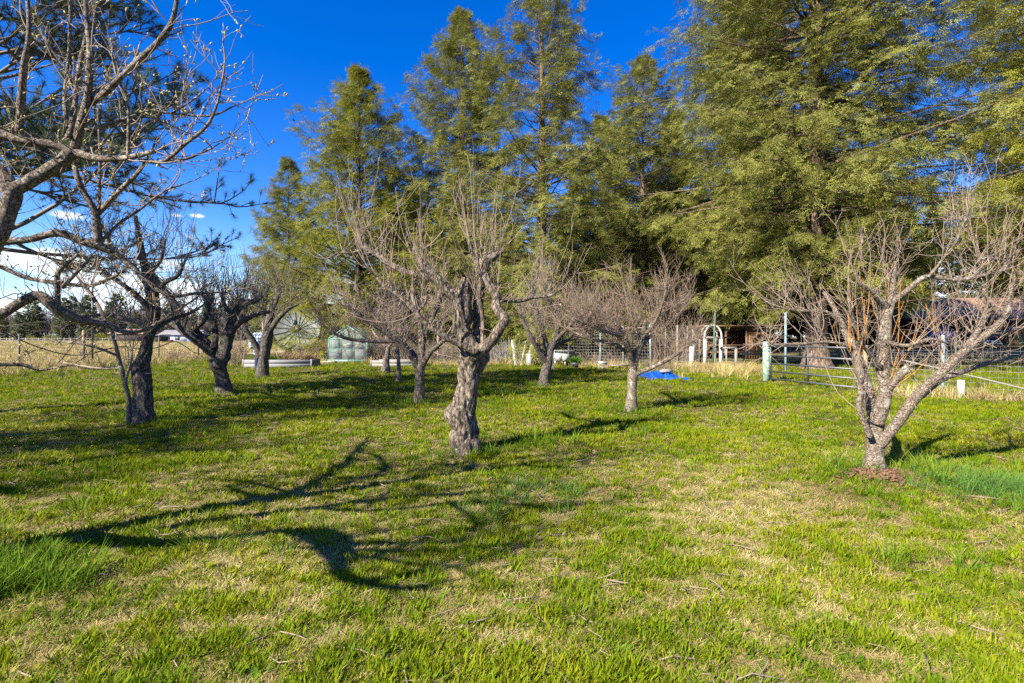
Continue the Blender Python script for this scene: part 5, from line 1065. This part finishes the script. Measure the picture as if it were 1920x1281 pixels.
def brush(name, label, x, y, n, h, sp, mat, r, seed, cat='shrub', lean=.35):
    rng = np.random.default_rng(seed); p = np.stack((x+rng.normal(0, sp*.4, n), y+rng.normal(0, sp*.3, n), np.full(n, g1(x, y)-.02)), -1)
    Q = grow(rng, p, np.stack((rng.normal(0, lean, n), rng.normal(0, lean, n), np.ones(n)), -1), h*rng.uniform(.5, 1.1, n), 6, .13, 0); mb = MB(); V, Fc = tubes(Q, np.tile(np.linspace(r, r*.4, 6), (n, 1)), 4); mb.add(V, Fc)
    p, d, s = pick(rng, Q, 3, .3, 1); Q2 = grow(rng, p, d+rng.normal(0, .5, d.shape), h*.3*rng.uniform(.5, 1.1, len(p)), 4, .15, 0); V, Fc = tubes(Q2, np.tile(np.linspace(r*.6, r*.3, 4), (len(p), 1)), 3); mb.add(V, Fc)
    o = mb.build(name, mat, None); return tag(o, label, cat)
brush('bare_shrub', 'straw coloured bare shrub stems left of the raised bed', X_(447, 29), 29, 60, 2.3, 1.0, M['twig'], .014, 1)
brush('bare_shrub', 'tan leafless shrub in front of the satellite dish', X_(604, 34), 34, 110, 1.6, 1.3, M['twig_red'], .014, 2)
brush('bare_shrub', 'reddish bare thicket between greenhouse and second raised bed', X_(712, 33), 33, 170, 2.3, 2.0, M['twig_red'], .014, 3, lean=.5)
brush('bare_shrub', 'brown bare thicket behind the second raised bed', X_(790, 31), 31, 130, 1.7, 2.0, M['twig_dark'], .014, 4, lean=.5)
brush('bare_shrub', 'brown brush just left of the gnarled trunk at the fence', X_(845, 31.5), 31.5, 120, 1.5, 1.6, M['twig_red'], .012, 14, lean=.5)
brush('bare_shrub', 'low reddish brush right of the gnarled trunk at the fence', X_(935, 31), 31, 160, 1.3, 1.6, M['twig_red'], .012, 5, lean=.6)
brush('bare_shrub', 'thin arching canes by the netting fence behind the tarp', X_(1240, 23), 23, 46, 1.2, .7, M['twig_red'], .010, 6, lean=.7)
brush('bare_shrub', 'low tan brush behind the white stand at the fence', X_(1120, 29), 29, 170, .95, 1.8, M['twig_red'], .011, 7, lean=.7)
brush('bare_shrub', 'vertical brown canes on the netting left of the arbor', X_(1292, 28.5), 28.5, 80, 2.5, 1.1, M['twig_red'], .014, 8, lean=.08)
brush('bare_shrub', 'brown weed stalks at the foot of the field fence', X_(330, 34), 34, 100, .9, 1.3, M['twig_red'], .012, 9, lean=.6)
def brush_pile():
    rng = np.random.default_rng(10); n = 110; y = 30.4; x = X_(962, y); p = np.stack((x+rng.normal(0, .7, n), y+rng.normal(0, .3, n), rng.uniform(.0, .3, n)), -1)
    Q = grow(rng, p, np.stack((rng.normal(-.2, .5, n), rng.normal(0, .2, n), np.ones(n)), -1), rng.uniform(.5, 1.5, n), 5, .08, 0); V, Fc = tubes(Q, np.tile(np.linspace(.022, .010, 5), (n, 1)), 4); o = MB().add(V, Fc).build('brush_pile', M['wood_grey'], None); tag(o, 'heap of grey dead branches propped against the back fence', 'brush pile')
    for (a, b, w, lab) in (((967, 692), (961, 638), .17, 'leftmost of the white planks propped in the dead branches'), ((977, 690), (986, 640), .10, 'narrow white plank between two wider propped planks'), ((986, 691), (999, 645), .20, 'widest white plank leaning right beside the dead branches')):
        pa, pb = P(*a, 28.6), P(*b, 29.6); pa[2] = 0; o = MB().beam(pa, pb, w, .04, up=(0, -1, .2)).build('leaning_plank', M['wood_white'], None); tag(o, lab, 'plank')
brush_pile()
def yard_things():
    Y = 28.6; x = X_(993, Y); t = thing('white_bin', 'off white lidded bin standing by the back fence', 'bin', (x, Y, 0))
    MB().lathe([(0, 0), (.17, 0), (.19, .02), (.22, .55), (.22, .56), (0, .56)], (x, Y, 0), 20).build('body', M['white_plastic'], t, False); MB().lathe([(.24, .55), (.245, .60), (.22, .65), (0, .66)], (x, Y, 0), 20).build('lid', M['white_plastic'], t)
    Y = 28.4; x = X_(1052, Y); t = thing('white_hutch', 'white box on legs under a flat grey lid by the fence', 'hutch', (x, Y, 0))
    MB().box((x-.08, Y, .55), (.62, .5, .48)).build('box', M['white_plastic'], t); MB().box((x+.22, Y-.27, .48), (.36, .06, .36)).build('front_panel', M['wood_white'], t); MB().box((x+.15, Y, .84), (1.15, .65, .06), rx=.05).build('lid', M['wood_grey'], t)
    for dx in (-.35, .2): MB().box((x+dx, Y-.2, .155), (.07, .07, .31)).build('leg', M['wood_white'], t)
    MB().box((x+.62, Y, .40), (.06, .06, .80)).build('prop', M['wood_grey'], t)
    o = MB().beam((X_(1034, 25.5), 25.5, 0), (X_(1036, 26), 26.0, .78), .16, .03, up=(0, -1, .2)).build('upright_board', M['wood_white'], None); tag(o, 'pale upright board just right of the small dark trunk', 'board')
    Y = 26.8; x = X_(1079, Y); t = thing('plant_pot', 'dark pot with a bright green clump near the white hutch', 'pot', (x, Y, 0)); MB().lathe([(0, 0), (.2, 0), (.3, .22), (.3, .26), (.26, .26), (.25, .2), (0, .2)], (x, Y, 0), 18).build('pot', M['steel_dark'], t)
    o = plant_tuft('green_clump', 'bright green grassy clump growing in the dark pot', 'plant', x-.02, Y, .2, 260, .42, .26, M['green_leaf'], .018)
    Y = 24.6; x = X_(1130, Y); t = thing('white_stand', 'little white board on two thin legs before the dry grass', 'stand', (x, Y, 0)); MB().box((x, Y, .36), (.44, .04, .13), ry=.1).build('board', M['wood_white'], t)
    for dx in (-.19, .19): MB().box((x+dx, Y+.03, .2), (.035, .03, .42)).build('leg', M['wood_white'], t)
    MB().box((x, Y+.05, .14), (.4, .02, .03), ry=.25).build('brace', M['wood_white'], t)
    o = MB().beam((X_(1145, 25.6), 25.6, .18), (X_(1180, 25.9), 25.9, .18), .15, .05).build('grey_board', M['wood_grey'], None); tag(o, 'grey board on edge right of the little white stand', 'board')
yard_things()
def tarp():
    x0, x1 = X_(1216, 19.4), X_(1284, 19.4); y0, y1 = 18.9, 21.4; xs = np.linspace(x0-.1, x1+.1, 60); ys = np.linspace(y0, y1, 60); Xg, Yg = np.meshgrid(xs, ys); Z = np.zeros_like(Xg); cx, cy = (x0+x1)/2, (y0+y1)/2; x0 += .12; x1 -= .12
    for i in range(60):
        for j in range(60):
            x, y = Xg[i, j], Yg[i, j]; e = max(abs(x-cx)/((x1-x0)/2+.1), abs(y-cy)/((y1-y0)/2)); e += .22*mnoise.noise(Vector((x*2, y*2, 4))); k = max(0, 1-e**2)
            f = abs(mnoise.noise(Vector((x*2.6, y*2.6, 1))))+.5*abs(mnoise.noise(Vector((x*6, y*6, 2)))); Z[i, j] = gz(x, y)+.015+(.22*k**.5)*(.25+1.1*f)*(1.15 if y > cy else .9)
            Xg[i, j] += .16*mnoise.noise(Vector((x*1.4, y*1.4, 9))); Yg[i, j] += .2*mnoise.noise(Vector((x*1.4, y*1.4, 19)))
    i = np.arange(59)[:, None]; j = np.arange(59)[None]; o = link('blue_tarp', mesh_np('blue_tarp', np.stack((Xg, Yg, Z), -1).reshape(-1, 3), np.stack((i*60+j, i*60+j+1, (i+1)*60+j+1, (i+1)*60+j), -1).reshape(-1, 4), M['tarp'], False)); tag(o, 'crumpled bright blue tarp lying on the grass', 'tarp')
    o = MB().blob((cx+.2, cy+.1, .25), (.26, .2, .09), 3, 2, .4).build('stone', M['wood_grey'], None); tag(o, 'grey stone weighing down the blue tarp', 'stone')
tarp()

# ---------------------------------------------------------------- satellite dish
def dish():
    Y = 36.5; c = np.array((X_(558, Y), Y, H-(617-CY)/F*Y)); R = 46*Y/F; t = thing('satellite_dish', 'big see through mesh satellite dish with radiating ribs', 'satellite dish', (c[0], c[1], 0))
    ax = norm(np.array((.25, -.92, .30))); u = norm(np.cross(ax, (0, 0, 1))); v = np.cross(u, ax); dep = .42
    def pt(r, a): return c + (u*math.cos(a)+v*math.sin(a))*r + ax*(dep*(r/R)**2)
    nr, na = 8, 48; V = [pt(R*(i+.4)/nr*.97, 2*math.pi*k/na) for i in range(nr) for k in range(na)]
    Fq = [(i*na+k, i*na+(k+1) % na, (i+1)*na+(k+1) % na, (i+1)*na+k) for i in range(nr-1) for k in range(na)]
    MB().add(V, Fq).build('reflector', M['dish_mesh'], t, True)
    for k in range(18): MB().tube([pt(R*s, 2*math.pi*k/18)+ax*.02 for s in np.linspace(.05, 1, 7)], .022, 5).build('rib', M['steel_dark'], t)
    MB().tube([pt(R, a) for a in np.linspace(0, 2*math.pi, 49)], .028, 5, False).build('rim', M['steel_dark'], t)
    MB().tube([c-ax*.06, c+ax*.1], .16, 14).build('hub', M['steel'], t)
    f = c+ax*1.35
    for k in range(3): MB().tube([pt(R*.55, 2*math.pi*(k/3+.25)), f], .018, 5).build('strut', M['steel_dark'], t)
    MB().tube([f-ax*.1, f+ax*.12, f+ax*.18], [.14, .17, .08], 12).build('feed_horn', M['steel_dark'], t, True)
    MB().tube([(c[0], c[1]+.35, -.1), (c[0], c[1]+.35, c[2]), tuple(c)], .075, 10).build('mast', M['steel_dark'], t)
dish()
# ---------------------------------------------------------------- scarecrow by the forked trunk
def scarecrow():
    Y = 21.7; x = X_(487, Y); t = thing('scarecrow', 'headless scarecrow in blue plaid shirt and dark jeans at the trunk', 'scarecrow', (x, Y, 0)); z = lambda py: H-(py-CY)/F*Y
    V, Fc = bark_tube([(x+.02, Y, z(665)), (x+.02, Y, z(655)), (x, Y, z(642)), (x+.02, Y, z(631)), (x+.04, Y, z(626)), (x+.05, Y, z(624))], [.22, .26, .30, .32, .24, .08], 18, .04, .12, 6, 2); MB().add(V, Fc).build('shirt', M['plaid'], t, True)
    for s in (-1, 1):
        V, Fc = bark_tube([(x+s*.22, Y, z(631)), (x+s*.30, Y-.10, z(641)), (x+s*.20, Y-.24, z(652))], [.12, .11, .09], 12, .05, .12, 6, 3); MB().add(V, Fc).build('sleeve', M['plaid'], t, True)
        V, Fc = bark_tube([(x+.02+s*.09, Y, z(664)), (x+s*.11, Y, z(676)), (x+s*.12, Y, z(694))], [.12, .10, .085], 12, .05, .1, 6, 4); MB().add(V, Fc).build('jeans_leg', M['jeans'], t, True)
    MB().tube([(x+.04, Y+.05, -.1), (x+.04, Y+.05, z(622))], .03, 8).build('pole', M['wood_grey'], t)
scarecrow()

# ---------------------------------------------------------------- sheds at the right
def brown_shed():
    Y = 37.0; x0, x1 = X_(1322, Y), X_(1432, Y); D = 3.2; g = g1(x0, Y); t = thing('brown_shed', 'long low brown board shed with open front behind the arbor', 'shed', ((x0+x1)/2, Y, 0)); n = 16
    w = (x1-x0)/n
    for k in range(n): MB().box((x0+w*(k+.5), Y+D+(.006 if k % 2 else 0), 1.05), (w-.012, .04, 2.15)).build('back_board', M['wood_brown'], t)
    for x in (x0, x1):
        for k in range(6): MB().box((x, Y+D*(k+.5)/6, 1.05), (.04, D/6-.012, 2.1)).build('side_board', M['wood_brown'], t)
    xm = x0+(x1-x0)*.70
    for k in range(7): MB().box((xm+(x1-xm)*(k+.5)/7, Y, 1.1), ((x1-xm)/7-.012, .04, 2.15)).build('front_board', M['wood_brown'], t)
    for s in (0, .35, .7): MB().box((x0+(x1-x0)*s, Y-.06, 1.1), (.12, .09, 2.2)).build('post', M['wood_brown'], t)
    MB().box(((x0+x1)/2, Y+D/2, 2.33), (x1-x0+.7, D+.9, .07), rx=-.04).build('roof', M['roof_rust'], t)
    for z in (.5, 1.0): MB().box((x0+(x1-x0)*.35, Y-.12, z), ((x1-x0)*.7, .03, .1)).build('front_rail', M['wood_brown'], t)
brown_shed()
def barn():
    Y = 48.0; x0, x1 = 36.6, 62.0; g = g1(40, 50); ze, zr = g+3.0, g+5.25; D = 12.0; t = thing('barn', 'open fronted barn with low rusty metal roof at the right', 'barn', ((x0+x1)/2, Y, g))
    me = None; n = int((x1-x0+1.2)/.62)
    for k in range(n):                                # ribbed roof sheets, each its own piece
        xa = x0-.6+k*.62; mb = MB(); prof = [(0, 0), (.10, .035), (.20, 0), (.30, 0), (.40, .035), (.50, 0), (.615, 0)]
        V = []; 
        for (yy, zz) in ((Y-.9, ze-.1), (Y+D/2, zr)): V += [(xa+a, yy, zz+b+(.006 if k % 2 else 0)) for a, b in prof]
        m = len(prof); mb.add(V, [(i, i+1, m+i+1, m+i) for i in range(m-1)]); mb.build('roof_sheet', M['roof_rust'], t)
    MB().add([(x0-.6, Y+D/2, zr), (x1+.6, Y+D/2, zr), (x1+.6, Y+D+.8, ze), (x0-.6, Y+D+.8, ze)], [(0, 1, 2, 3)]).build('rear_roof', M['roof_rust'], t)
    MB().beam((x0-.6, Y-.85, ze-.22), (x1+.6, Y-.85, ze-.22), .06, .2).build('fascia', M['wood_dark'], t)
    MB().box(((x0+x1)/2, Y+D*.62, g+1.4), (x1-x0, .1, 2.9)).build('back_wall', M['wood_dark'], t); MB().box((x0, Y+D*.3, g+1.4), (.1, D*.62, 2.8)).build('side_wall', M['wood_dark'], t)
    for x in (x0+.2, 42.0, 47.3, 53, 58): MB().box((x, Y-.5, g+1.3), (.22, .22, 2.6)).build('post', M['wood_orange'], t)
    MB().beam((x0, Y-.5, g+2.5), (x1, Y-.5, g+2.5), .12, .2).build('beam', M['wood_dark'], t)
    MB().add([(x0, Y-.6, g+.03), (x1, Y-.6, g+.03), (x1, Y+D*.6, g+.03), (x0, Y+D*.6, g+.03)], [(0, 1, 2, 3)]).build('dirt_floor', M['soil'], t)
    # things kept under the roof
    x = X_(1758, 49.5); y = 49.5; o = MB().blob((x, y, g+1.25), (1.5, 1.0, 1.25), 4, 3, .3, 1.8).build('covered_load', M['blue'], None, False); tag(o, 'blue tarp covered load standing under the barn roof', 'load')
    o = MB().box((x-.7, y-1.0, g+.28), (.7, .5, .5)).build('blue_crate', M['blue'], None); tag(o, 'blue crate on the floor below the covered load', 'crate')
    pickup(X_(1848, 49.5), 49.0, g)
    t2 = thing('grey_bucket', 'pale grey bucket on the ground before the parked truck', 'bucket', (X_(1832, 47), 47, g)); MB().lathe([(0, 0), (.15, 0), (.19, .38), (.2, .40), (.16, .38), (.13, .05), (0, .05)], (X_(1832, 47), 47, g), 16).build('body', M['white_plastic'], t2)
    MB().tube([(X_(1832, 47)-.19, 47, g+.37), (X_(1832, 47), 46.8, g+.3), (X_(1832, 47)+.19, 47, g+.37)], .01, 5).build('handle', M['steel'], t2)
    x = X_(1908, 47.2); o = MB().tube([(x-.25, 47.2, g), (x-.05, 47.2, g+.7), (x+.08, 47.3, g+1.9)], [.55, .4, .14], 10).build('canvas_bundle', M['yellow'], None, False); tag(o, 'yellow canvas bundle propped upright at the barn post', 'bundle')
    o = MB().beam((x-.75, 47.1, g), (x-.05, 47.3, g+1.9), .14, .06).build('orange_board', M['wood_orange'], None); tag(o, 'orange board leaning beside the yellow canvas bundle', 'board')
    o = MB().blob((X_(1815, 51), 51, g+1.42), (.5, .3, .16), 2, 2, .2).build('teal_sheet', M['teal'], None, True); tag(o, 'teal plastic sheet showing behind the parked truck hood', 'sheet')
def pickup(x, y, g):
    t = thing('pickup_truck', 'dark blue pickup truck with chrome bumper parked in the barn', 'truck', (x, y, g)); w = 1.85
    prof = [(y, .45), (y, .95), (y+.12, 1.08), (y+1.25, 1.18), (y+1.25, .45)]; V = [(x-w/2, a, g+b) for a, b in prof]+[(x+w/2, a, g+b) for a, b in prof]; n = len(prof)
    MB().add(V, [(i, (i+1) % n, n+(i+1) % n, n+i) for i in range(n)]).add(V, [tuple(range(n))[::-1], tuple(range(n, 2*n))]).build('hood', M['navy'], t)
    V = [(x-w/2+.04, y+1.26, g+1.15), (x+w/2-.04, y+1.26, g+1.15), (x+w/2-.2, y+1.85, g+1.75), (x-w/2+.2, y+1.85, g+1.75), (x-w/2+.04, y+2.9, g+1.15), (x+w/2-.04, y+2.9, g+1.15), (x+w/2-.2, y+2.7, g+1.75), (x-w/2+.2, y+2.7, g+1.75)]
    MB().add(V, [(3, 2, 6, 7), (4, 7, 6, 5), (0, 3, 7, 4), (1, 5, 6, 2)]).build('cab', M['navy'], t); MB().add([tuple(np.array(V[i])+np.array((0, -.004, .004))) for i in (0, 1, 2, 3)], [(0, 1, 2, 3)]).build('windshield', M['glass'], t)
    MB().box((x, y+3.4, g+.8), (w, 4.2, .7)).build('body', M['navy'], t); MB().box((x, y-.03, g+.75), (1.2, .05, .34)).build('grille', M['chrome'], t); MB().box((x, y-.12, g+.5), (w+.06, .16, .2)).build('bumper', M['chrome'], t)
    for s in (-1, 1):
        MB().box((x+s*.76, y-.03, g+.77), (.26, .05, .26)).build('headlight', M['white_plastic'], t)
        for yy in (y+.75, y+3.9): MB().tube([(x+s*.82, yy, g+.36), (x+s*1.0, yy, g+.36)], .36, 18).build('wheel', M['black'], t)
barn()

# ---------------------------------------------------------------- bird, dandelions, wood chips
def bird():
    p = P(551, 226, 60); t = thing('bird', 'tiny dark bird flying in the blue sky left of the firs', 'bird', tuple(p))
    mb = MB(); mb.tube([p+np.array((-.18, 0, 0)), p+np.array((-.05, 0, .02)), p+np.array((.08, 0, .02)), p+np.array((.2, 0, .0))], [.01, .06, .05, .015], 8); mb.build('body', M['black'], t, True)
    for s in (-1, 1): MB().add([p+np.array((-.05, 0, .02)), p+np.array((.07, 0, .02)), p+np.array((.03, s*.2, .13)), p+np.array((-.06, s*.38, .05))], [(0, 1, 2, 3)]).build('wing', M['black'], t)
bird()

# ---------------------------------------------------------------- grass (instanced blades: nobody could count them)
SRC = bpy.data.collections.new('grass_sources')
def clump(name, seed, n, h, w, sp, mat, curl=.5, flat=0.0, coll=None):
    rng = np.random.default_rng(seed); a = rng.uniform(0, 6.28, n); r = sp*np.sqrt(rng.random(n)); p = np.stack((np.cos(a)*r, np.sin(a)*r, np.full(n, -.005)), -1)
    b = a+rng.normal(0, .9, n); lean = rng.uniform(.05, curl, n) + flat; d = norm(np.stack((np.cos(b)*lean, np.sin(b)*lean, np.full(n, 1.0-.9*min(1, flat))), -1)); l = h*rng.uniform(.45, 1.15, n)
    g = np.stack((np.cos(b), np.sin(b), np.full(n, -.35)), -1); p1 = p+d*(l*.45)[:, None]; d2 = norm(d+g*(curl*rng.uniform(.3, 1.0, n))[:, None]); p2 = p1+d2*(l*.55)[:, None]
    sv = np.stack((-np.sin(b+rng.normal(0, .5, n)), np.cos(b), np.zeros(n)), -1)*(w*rng.uniform(.6, 1.2, n))[:, None]*.5
    if flat: p1[:, 2] = np.maximum(p1[:, 2], .006); p2[:, 2] = np.maximum(p2[:, 2], .004+rng.random(n)*.015)
    V = np.stack((p-sv*.7, p+sv*.7, p1+sv, p1-sv, p2), 1).reshape(-1, 3); k = (np.arange(n)*5)[:, None]
    t = rng.random(n); me = mesh_np(name, V, [k+np.array((0, 1, 2, 3)), k+np.array((3, 2, 4))], mat, False, np.concatenate((t, t)))
    o = bpy.data.objects.new(name, me); coll.objects.link(o); return o
def subcoll(nm): return bpy.data.collections.new(nm)
def nfield(x, y, s, seed):
    """cheap smooth noise 0..1"""
    r = np.random.default_rng(seed); v = np.zeros_like(x); tot = 0
    for k in range(7):
        a = r.uniform(0, 6.28); f = s*(1.35**k); ph = r.uniform(0, 6.28); w = .85**k; v += w*np.sin((x*np.cos(a)+y*np.sin(a))*f+ph+1.3*np.sin((x*np.sin(a)-y*np.cos(a))*f*.7)); tot += w
    return .5+.5*v/(tot*.55)
def in_view(rng, n, y0, y1, p, xl=-1.12, xr=1.12, m=1.2):
    u = rng.random(n)
    y = (y0**(1-p)+u*(y1**(1-p)-y0**(1-p)))**(1/(1-p)) if abs(p-1) > 1e-3 else y0*(y1/y0)**u
    x = rng.uniform(xl, xr, n)*y + rng.uniform(-m, m, n); return x, y
def lawn_ok(x, y): return (x > fence_x(y)+.6) & ~((y > 36) & (x > -8)) & ~((x > 11.5) & (y > 29)) & (y < 50)
gc = subcoll('lawn_clumps')
for i in range(8): clump('blade_clump', 100+i, 18, .048+.005*i, .006, .036, M['grass'], .62, coll=gc)
for i in range(3): clump('leaf_clump', 120+i, 10, .06, .012, .025, M['grass'], .8, coll=gc)
rng = np.random.default_rng(1)
x, y = in_view(rng, 125000, 2.0, 46, 1.35); keep = lawn_ok(x, y); dens = nfield(x, y, .9, 3)*.3+nfield(x, y, 3.5, 4)*.25+nfield(x, y, 13., 14)*.45; keep &= rng.random(len(x)) < np.clip(2.0*dens-.5, .10, 1)*(.55+.45*smooth(y, 5, 9)); x, y = x[keep], y[keep]; dens = dens[keep]
s = (.72+.55*dens)*rng.uniform(.65, 1.25, len(x))*(1+np.clip((y-4)/9, 0, 2.4)*.55)
instancer('lawn_grass', np.stack((x, y, gz(x, y)), -1), s, gc, 1, 'short sunlit green lawn grass', 11)
tc_ = subcoll('thatch_clumps')
for i in range(6): clump('dry_blades', 140+i, 16, .085, .0035, .06, M['straw'], .8, 1.0, coll=tc_)
x, y = in_view(rng, 120000, 2.0, 40, 1.6); keep = lawn_ok(x, y); dens = 1-(nfield(x, y, .9, 3)*.3+nfield(x, y, 3.5, 4)*.25+nfield(x, y, 13., 14)*.45); keep &= rng.random(len(x)) < np.clip(.2+1.15*dens, .2, 1)*(1-.35*smooth(y, 6, 12)); x, y = x[keep], y[keep]
instancer('dry_thatch', np.stack((x, y, gz(x, y)+.004), -1), rng.uniform(.45, 1.1, len(x))*(1+np.clip((y-4)/9, 0, 2.4)*.5), tc_, 2, 'pale dead grass lying between the green blades', 6)
lc = subcoll('long_clumps')
for i in range(5): clump('long_blades', 160+i, 22, .20+.02*i, .007, .06, M['grass_tall'], .8, coll=lc)
def patch(cx, cy, sx, sy, n): return np.stack((cx+rng.normal(0, sx, n), cy+rng.normal(0, sy, n)), -1)
pp = [patch(-3.3, 3.25, .22, .10, 90), patch(-3.7, 3.6, .3, .12, 60), patch(-4.4, 3.7, .4, .25, 90)]
for (bx, by) in ((-.68, 7.15), (4.25, 6.0), (-6.75, 9.35), (-8.4, 14.6), (-10.3, 20.5), (-2.3, 12.2), (1.1, 16.9), (2.6, 11.1)): pp.append(patch(bx, by, .33, .25, 42))
pp.append(patch(.3, 7.7, .5, .3, 40)); pp.append(patch(4.9, 6.1, .5, .3, 110))
nx = rng.uniform(-1, .9, 900); ny = rng.uniform(3.2, 18, 900); kk = nfield(nx*ny, ny, 1.6, 8) > .66; pp.append(np.stack((nx[kk]*ny[kk], ny[kk]), -1))
pp = np.vstack(pp); instancer('long_grass', np.stack((pp[:, 0], pp[:, 1], gz(pp[:, 0], pp[:, 1])), -1), rng.uniform(.45, 1.15, len(pp)), lc, 3, 'longer green grass tufts round the trunks', 5, .2)
bc = subcoll('bluish_clumps')
for i in range(4): clump('bluish_blades', 170+i, 22, .24, .006, .06, M['grass_blue'], .9, coll=bc)
pp = np.vstack((patch(4.95, 5.3, .38, .28, 160), patch(5.5, 5.0, .3, .35, 110), patch(.15, 5.3, .4, .25, 26), patch(-.2, 4.6, .3, .2, 14)))
instancer('bluish_grass', np.stack((pp[:, 0], pp[:, 1], gz(pp[:, 0], pp[:, 1])), -1), rng.uniform(.5, 1.1, len(pp)), bc, 4, 'patch of long blue green grass beside the right tree', 4, .2)
sc_ = subcoll('straw_clumps')
for i in range(5): clump('straw_blades', 180+i, 18, .42, .010, .10, M['straw'], .6, coll=sc_)
for i in range(2): clump('brown_blades', 190+i, 18, .36, .010, .10, M['straw_brown'], .8, coll=sc_)
pp = [np.stack((rng.uniform(8.2, 12.5, 420), rng.normal(25.6, 1.1, 420)), -1), np.stack((rng.uniform(-5, 8, 420), rng.normal(29.3, .6, 420)), -1), np.stack((rng.uniform(3.5, 6.5, 120), rng.normal(26.6, .6, 120)), -1), patch(9.0, 22.5, .9, 1.4, 90)]
fs = rng.random(260); pp.append(np.stack((GE[0]+fs*6.5+rng.normal(0, .25, 260), GE[1]-.4-fs*5.2+rng.normal(0, .25, 260)), -1))
fy = rng.uniform(15, 46, 620); pp.append(np.stack((fence_x(fy)+rng.normal(.5, .7, 620), fy), -1)); pp.append(np.stack((rng.normal(-21.8, 1.1, 900), rng.uniform(13, 33, 900)), -1)); pp.append(patch(-12.5, 31.5, 2.5, 1.2, 130))
pp = np.vstack(pp); instancer('dry_grass', np.stack((pp[:, 0], pp[:, 1], gz(pp[:, 0], pp[:, 1])), -1), rng.uniform(.5, 1.3, len(pp)), sc_, 5, 'tall straw coloured grass along the fences', 7, .2)
fc = subcoll('field_clumps')
for i in range(4): clump('stubble', 200+i, 16, .30, .02, .25, M['straw'], .5, coll=fc)
u = rng.random(13000); fy = 20*(170/20.)**u; fx = -rng.uniform(.45, 1.2, len(u))*fy; keep = (fx < fence_x(fy)-.5)|((fy > 62) & (fx < -.62*fy)); fx, fy = fx[keep], fy[keep]
instancer('field_grass', np.stack((fx, fy, gz(fx, fy)+.02), -1), rng.uniform(.5, 1.1, len(fx))*(1+np.clip((fy-30)/60, 0, 2)*.6), fc, 6, 'dry stubble of the field beyond the fence', 4)
dc = subcoll('flower_heads')
def dandelion():
    mb = MB(); mb.lathe([(0, .055), (.014, .058), (.017, .064), (.01, .070), (0, .071)], n=10); o = bpy.data.objects.new('flower_head', mb.mesh('flower_head', M['dandelion'])); dc.objects.link(o)
dandelion()
x = rng.uniform(-9.5, -5.0, 70); y = rng.uniform(6.2, 9.5, 70); k = x > -y*1.02; x, y = np.concatenate((x[k], rng.uniform(-7, -1, 22))), np.concatenate((y[k], rng.uniform(7, 14, 22)))
instancer('dandelions', np.stack((x, y, gz(x, y)), -1), rng.uniform(.5, .95, len(x)), dc, 7, 'small yellow dandelion heads in the shaded grass', 1)
cc = subcoll('chip_pieces')
for i in range(4):
    mb = MB(); mb.box((0, 0, .006), (.06+.01*i, .018, .006), rx=.2*i); o = bpy.data.objects.new('chip', mb.mesh('chip', M['chips'])); cc.objects.link(o)
b, Yb = ground_base(1636, 890); pp = np.vstack((patch(b[0]-.02, Yb-.16, .19, .13, 330), patch(X_(1390, 22), 22.5, .7, .25, 200)))
instancer('wood_chips', np.stack((pp[:, 0], pp[:, 1], gz(pp[:, 0], pp[:, 1])+.02+rng.random(len(pp))*.03), -1), rng.uniform(.6, 1.4, len(pp)), cc, 8, 'reddish bark chips heaped at the trunk base', 4, .5)

tw = subcoll('twig_pieces')
for i in range(4):
    mb = MB(); mb.tube([(-.12, 0, .012), (-.03, .01*i, .02), (.06, -.012, .016), (.14, .01, .01)], [.003, .0036, .003, .0015], 5); mb.tube([(.02, 0, .018), (.07, .04, .02)], [.002, .0012], 4); o = bpy.data.objects.new('twig', mb.mesh('twig', M['twig'])); tw.objects.link(o)
x, y = in_view(rng, 420, 2.3, 16, 1.4); instancer('fallen_twigs', np.stack((x, y, gz(x, y)+.012), -1), rng.uniform(.4, 1.3, len(x)), tw, 9, 'small fallen twigs scattered on the lawn', 4, .15)

wc = subcoll('weed_rosettes')
for i in range(4): clump('weed_leaves', 220+i, 9, .085, .022, .012, M['grass_tall'], .9, .75, coll=wc)
x, y = in_view(rng, 1500, 2.1, 13, 1.3); k = nfield(x, y, 1.1, 21) > .42; x, y = x[k], y[k]; instancer('lawn_weeds', np.stack((x, y, gz(x, y)+.01), -1), rng.uniform(.6, 1.2, len(x)), wc, 10, 'broad leaved green weeds among the lawn grass', 4, .15)
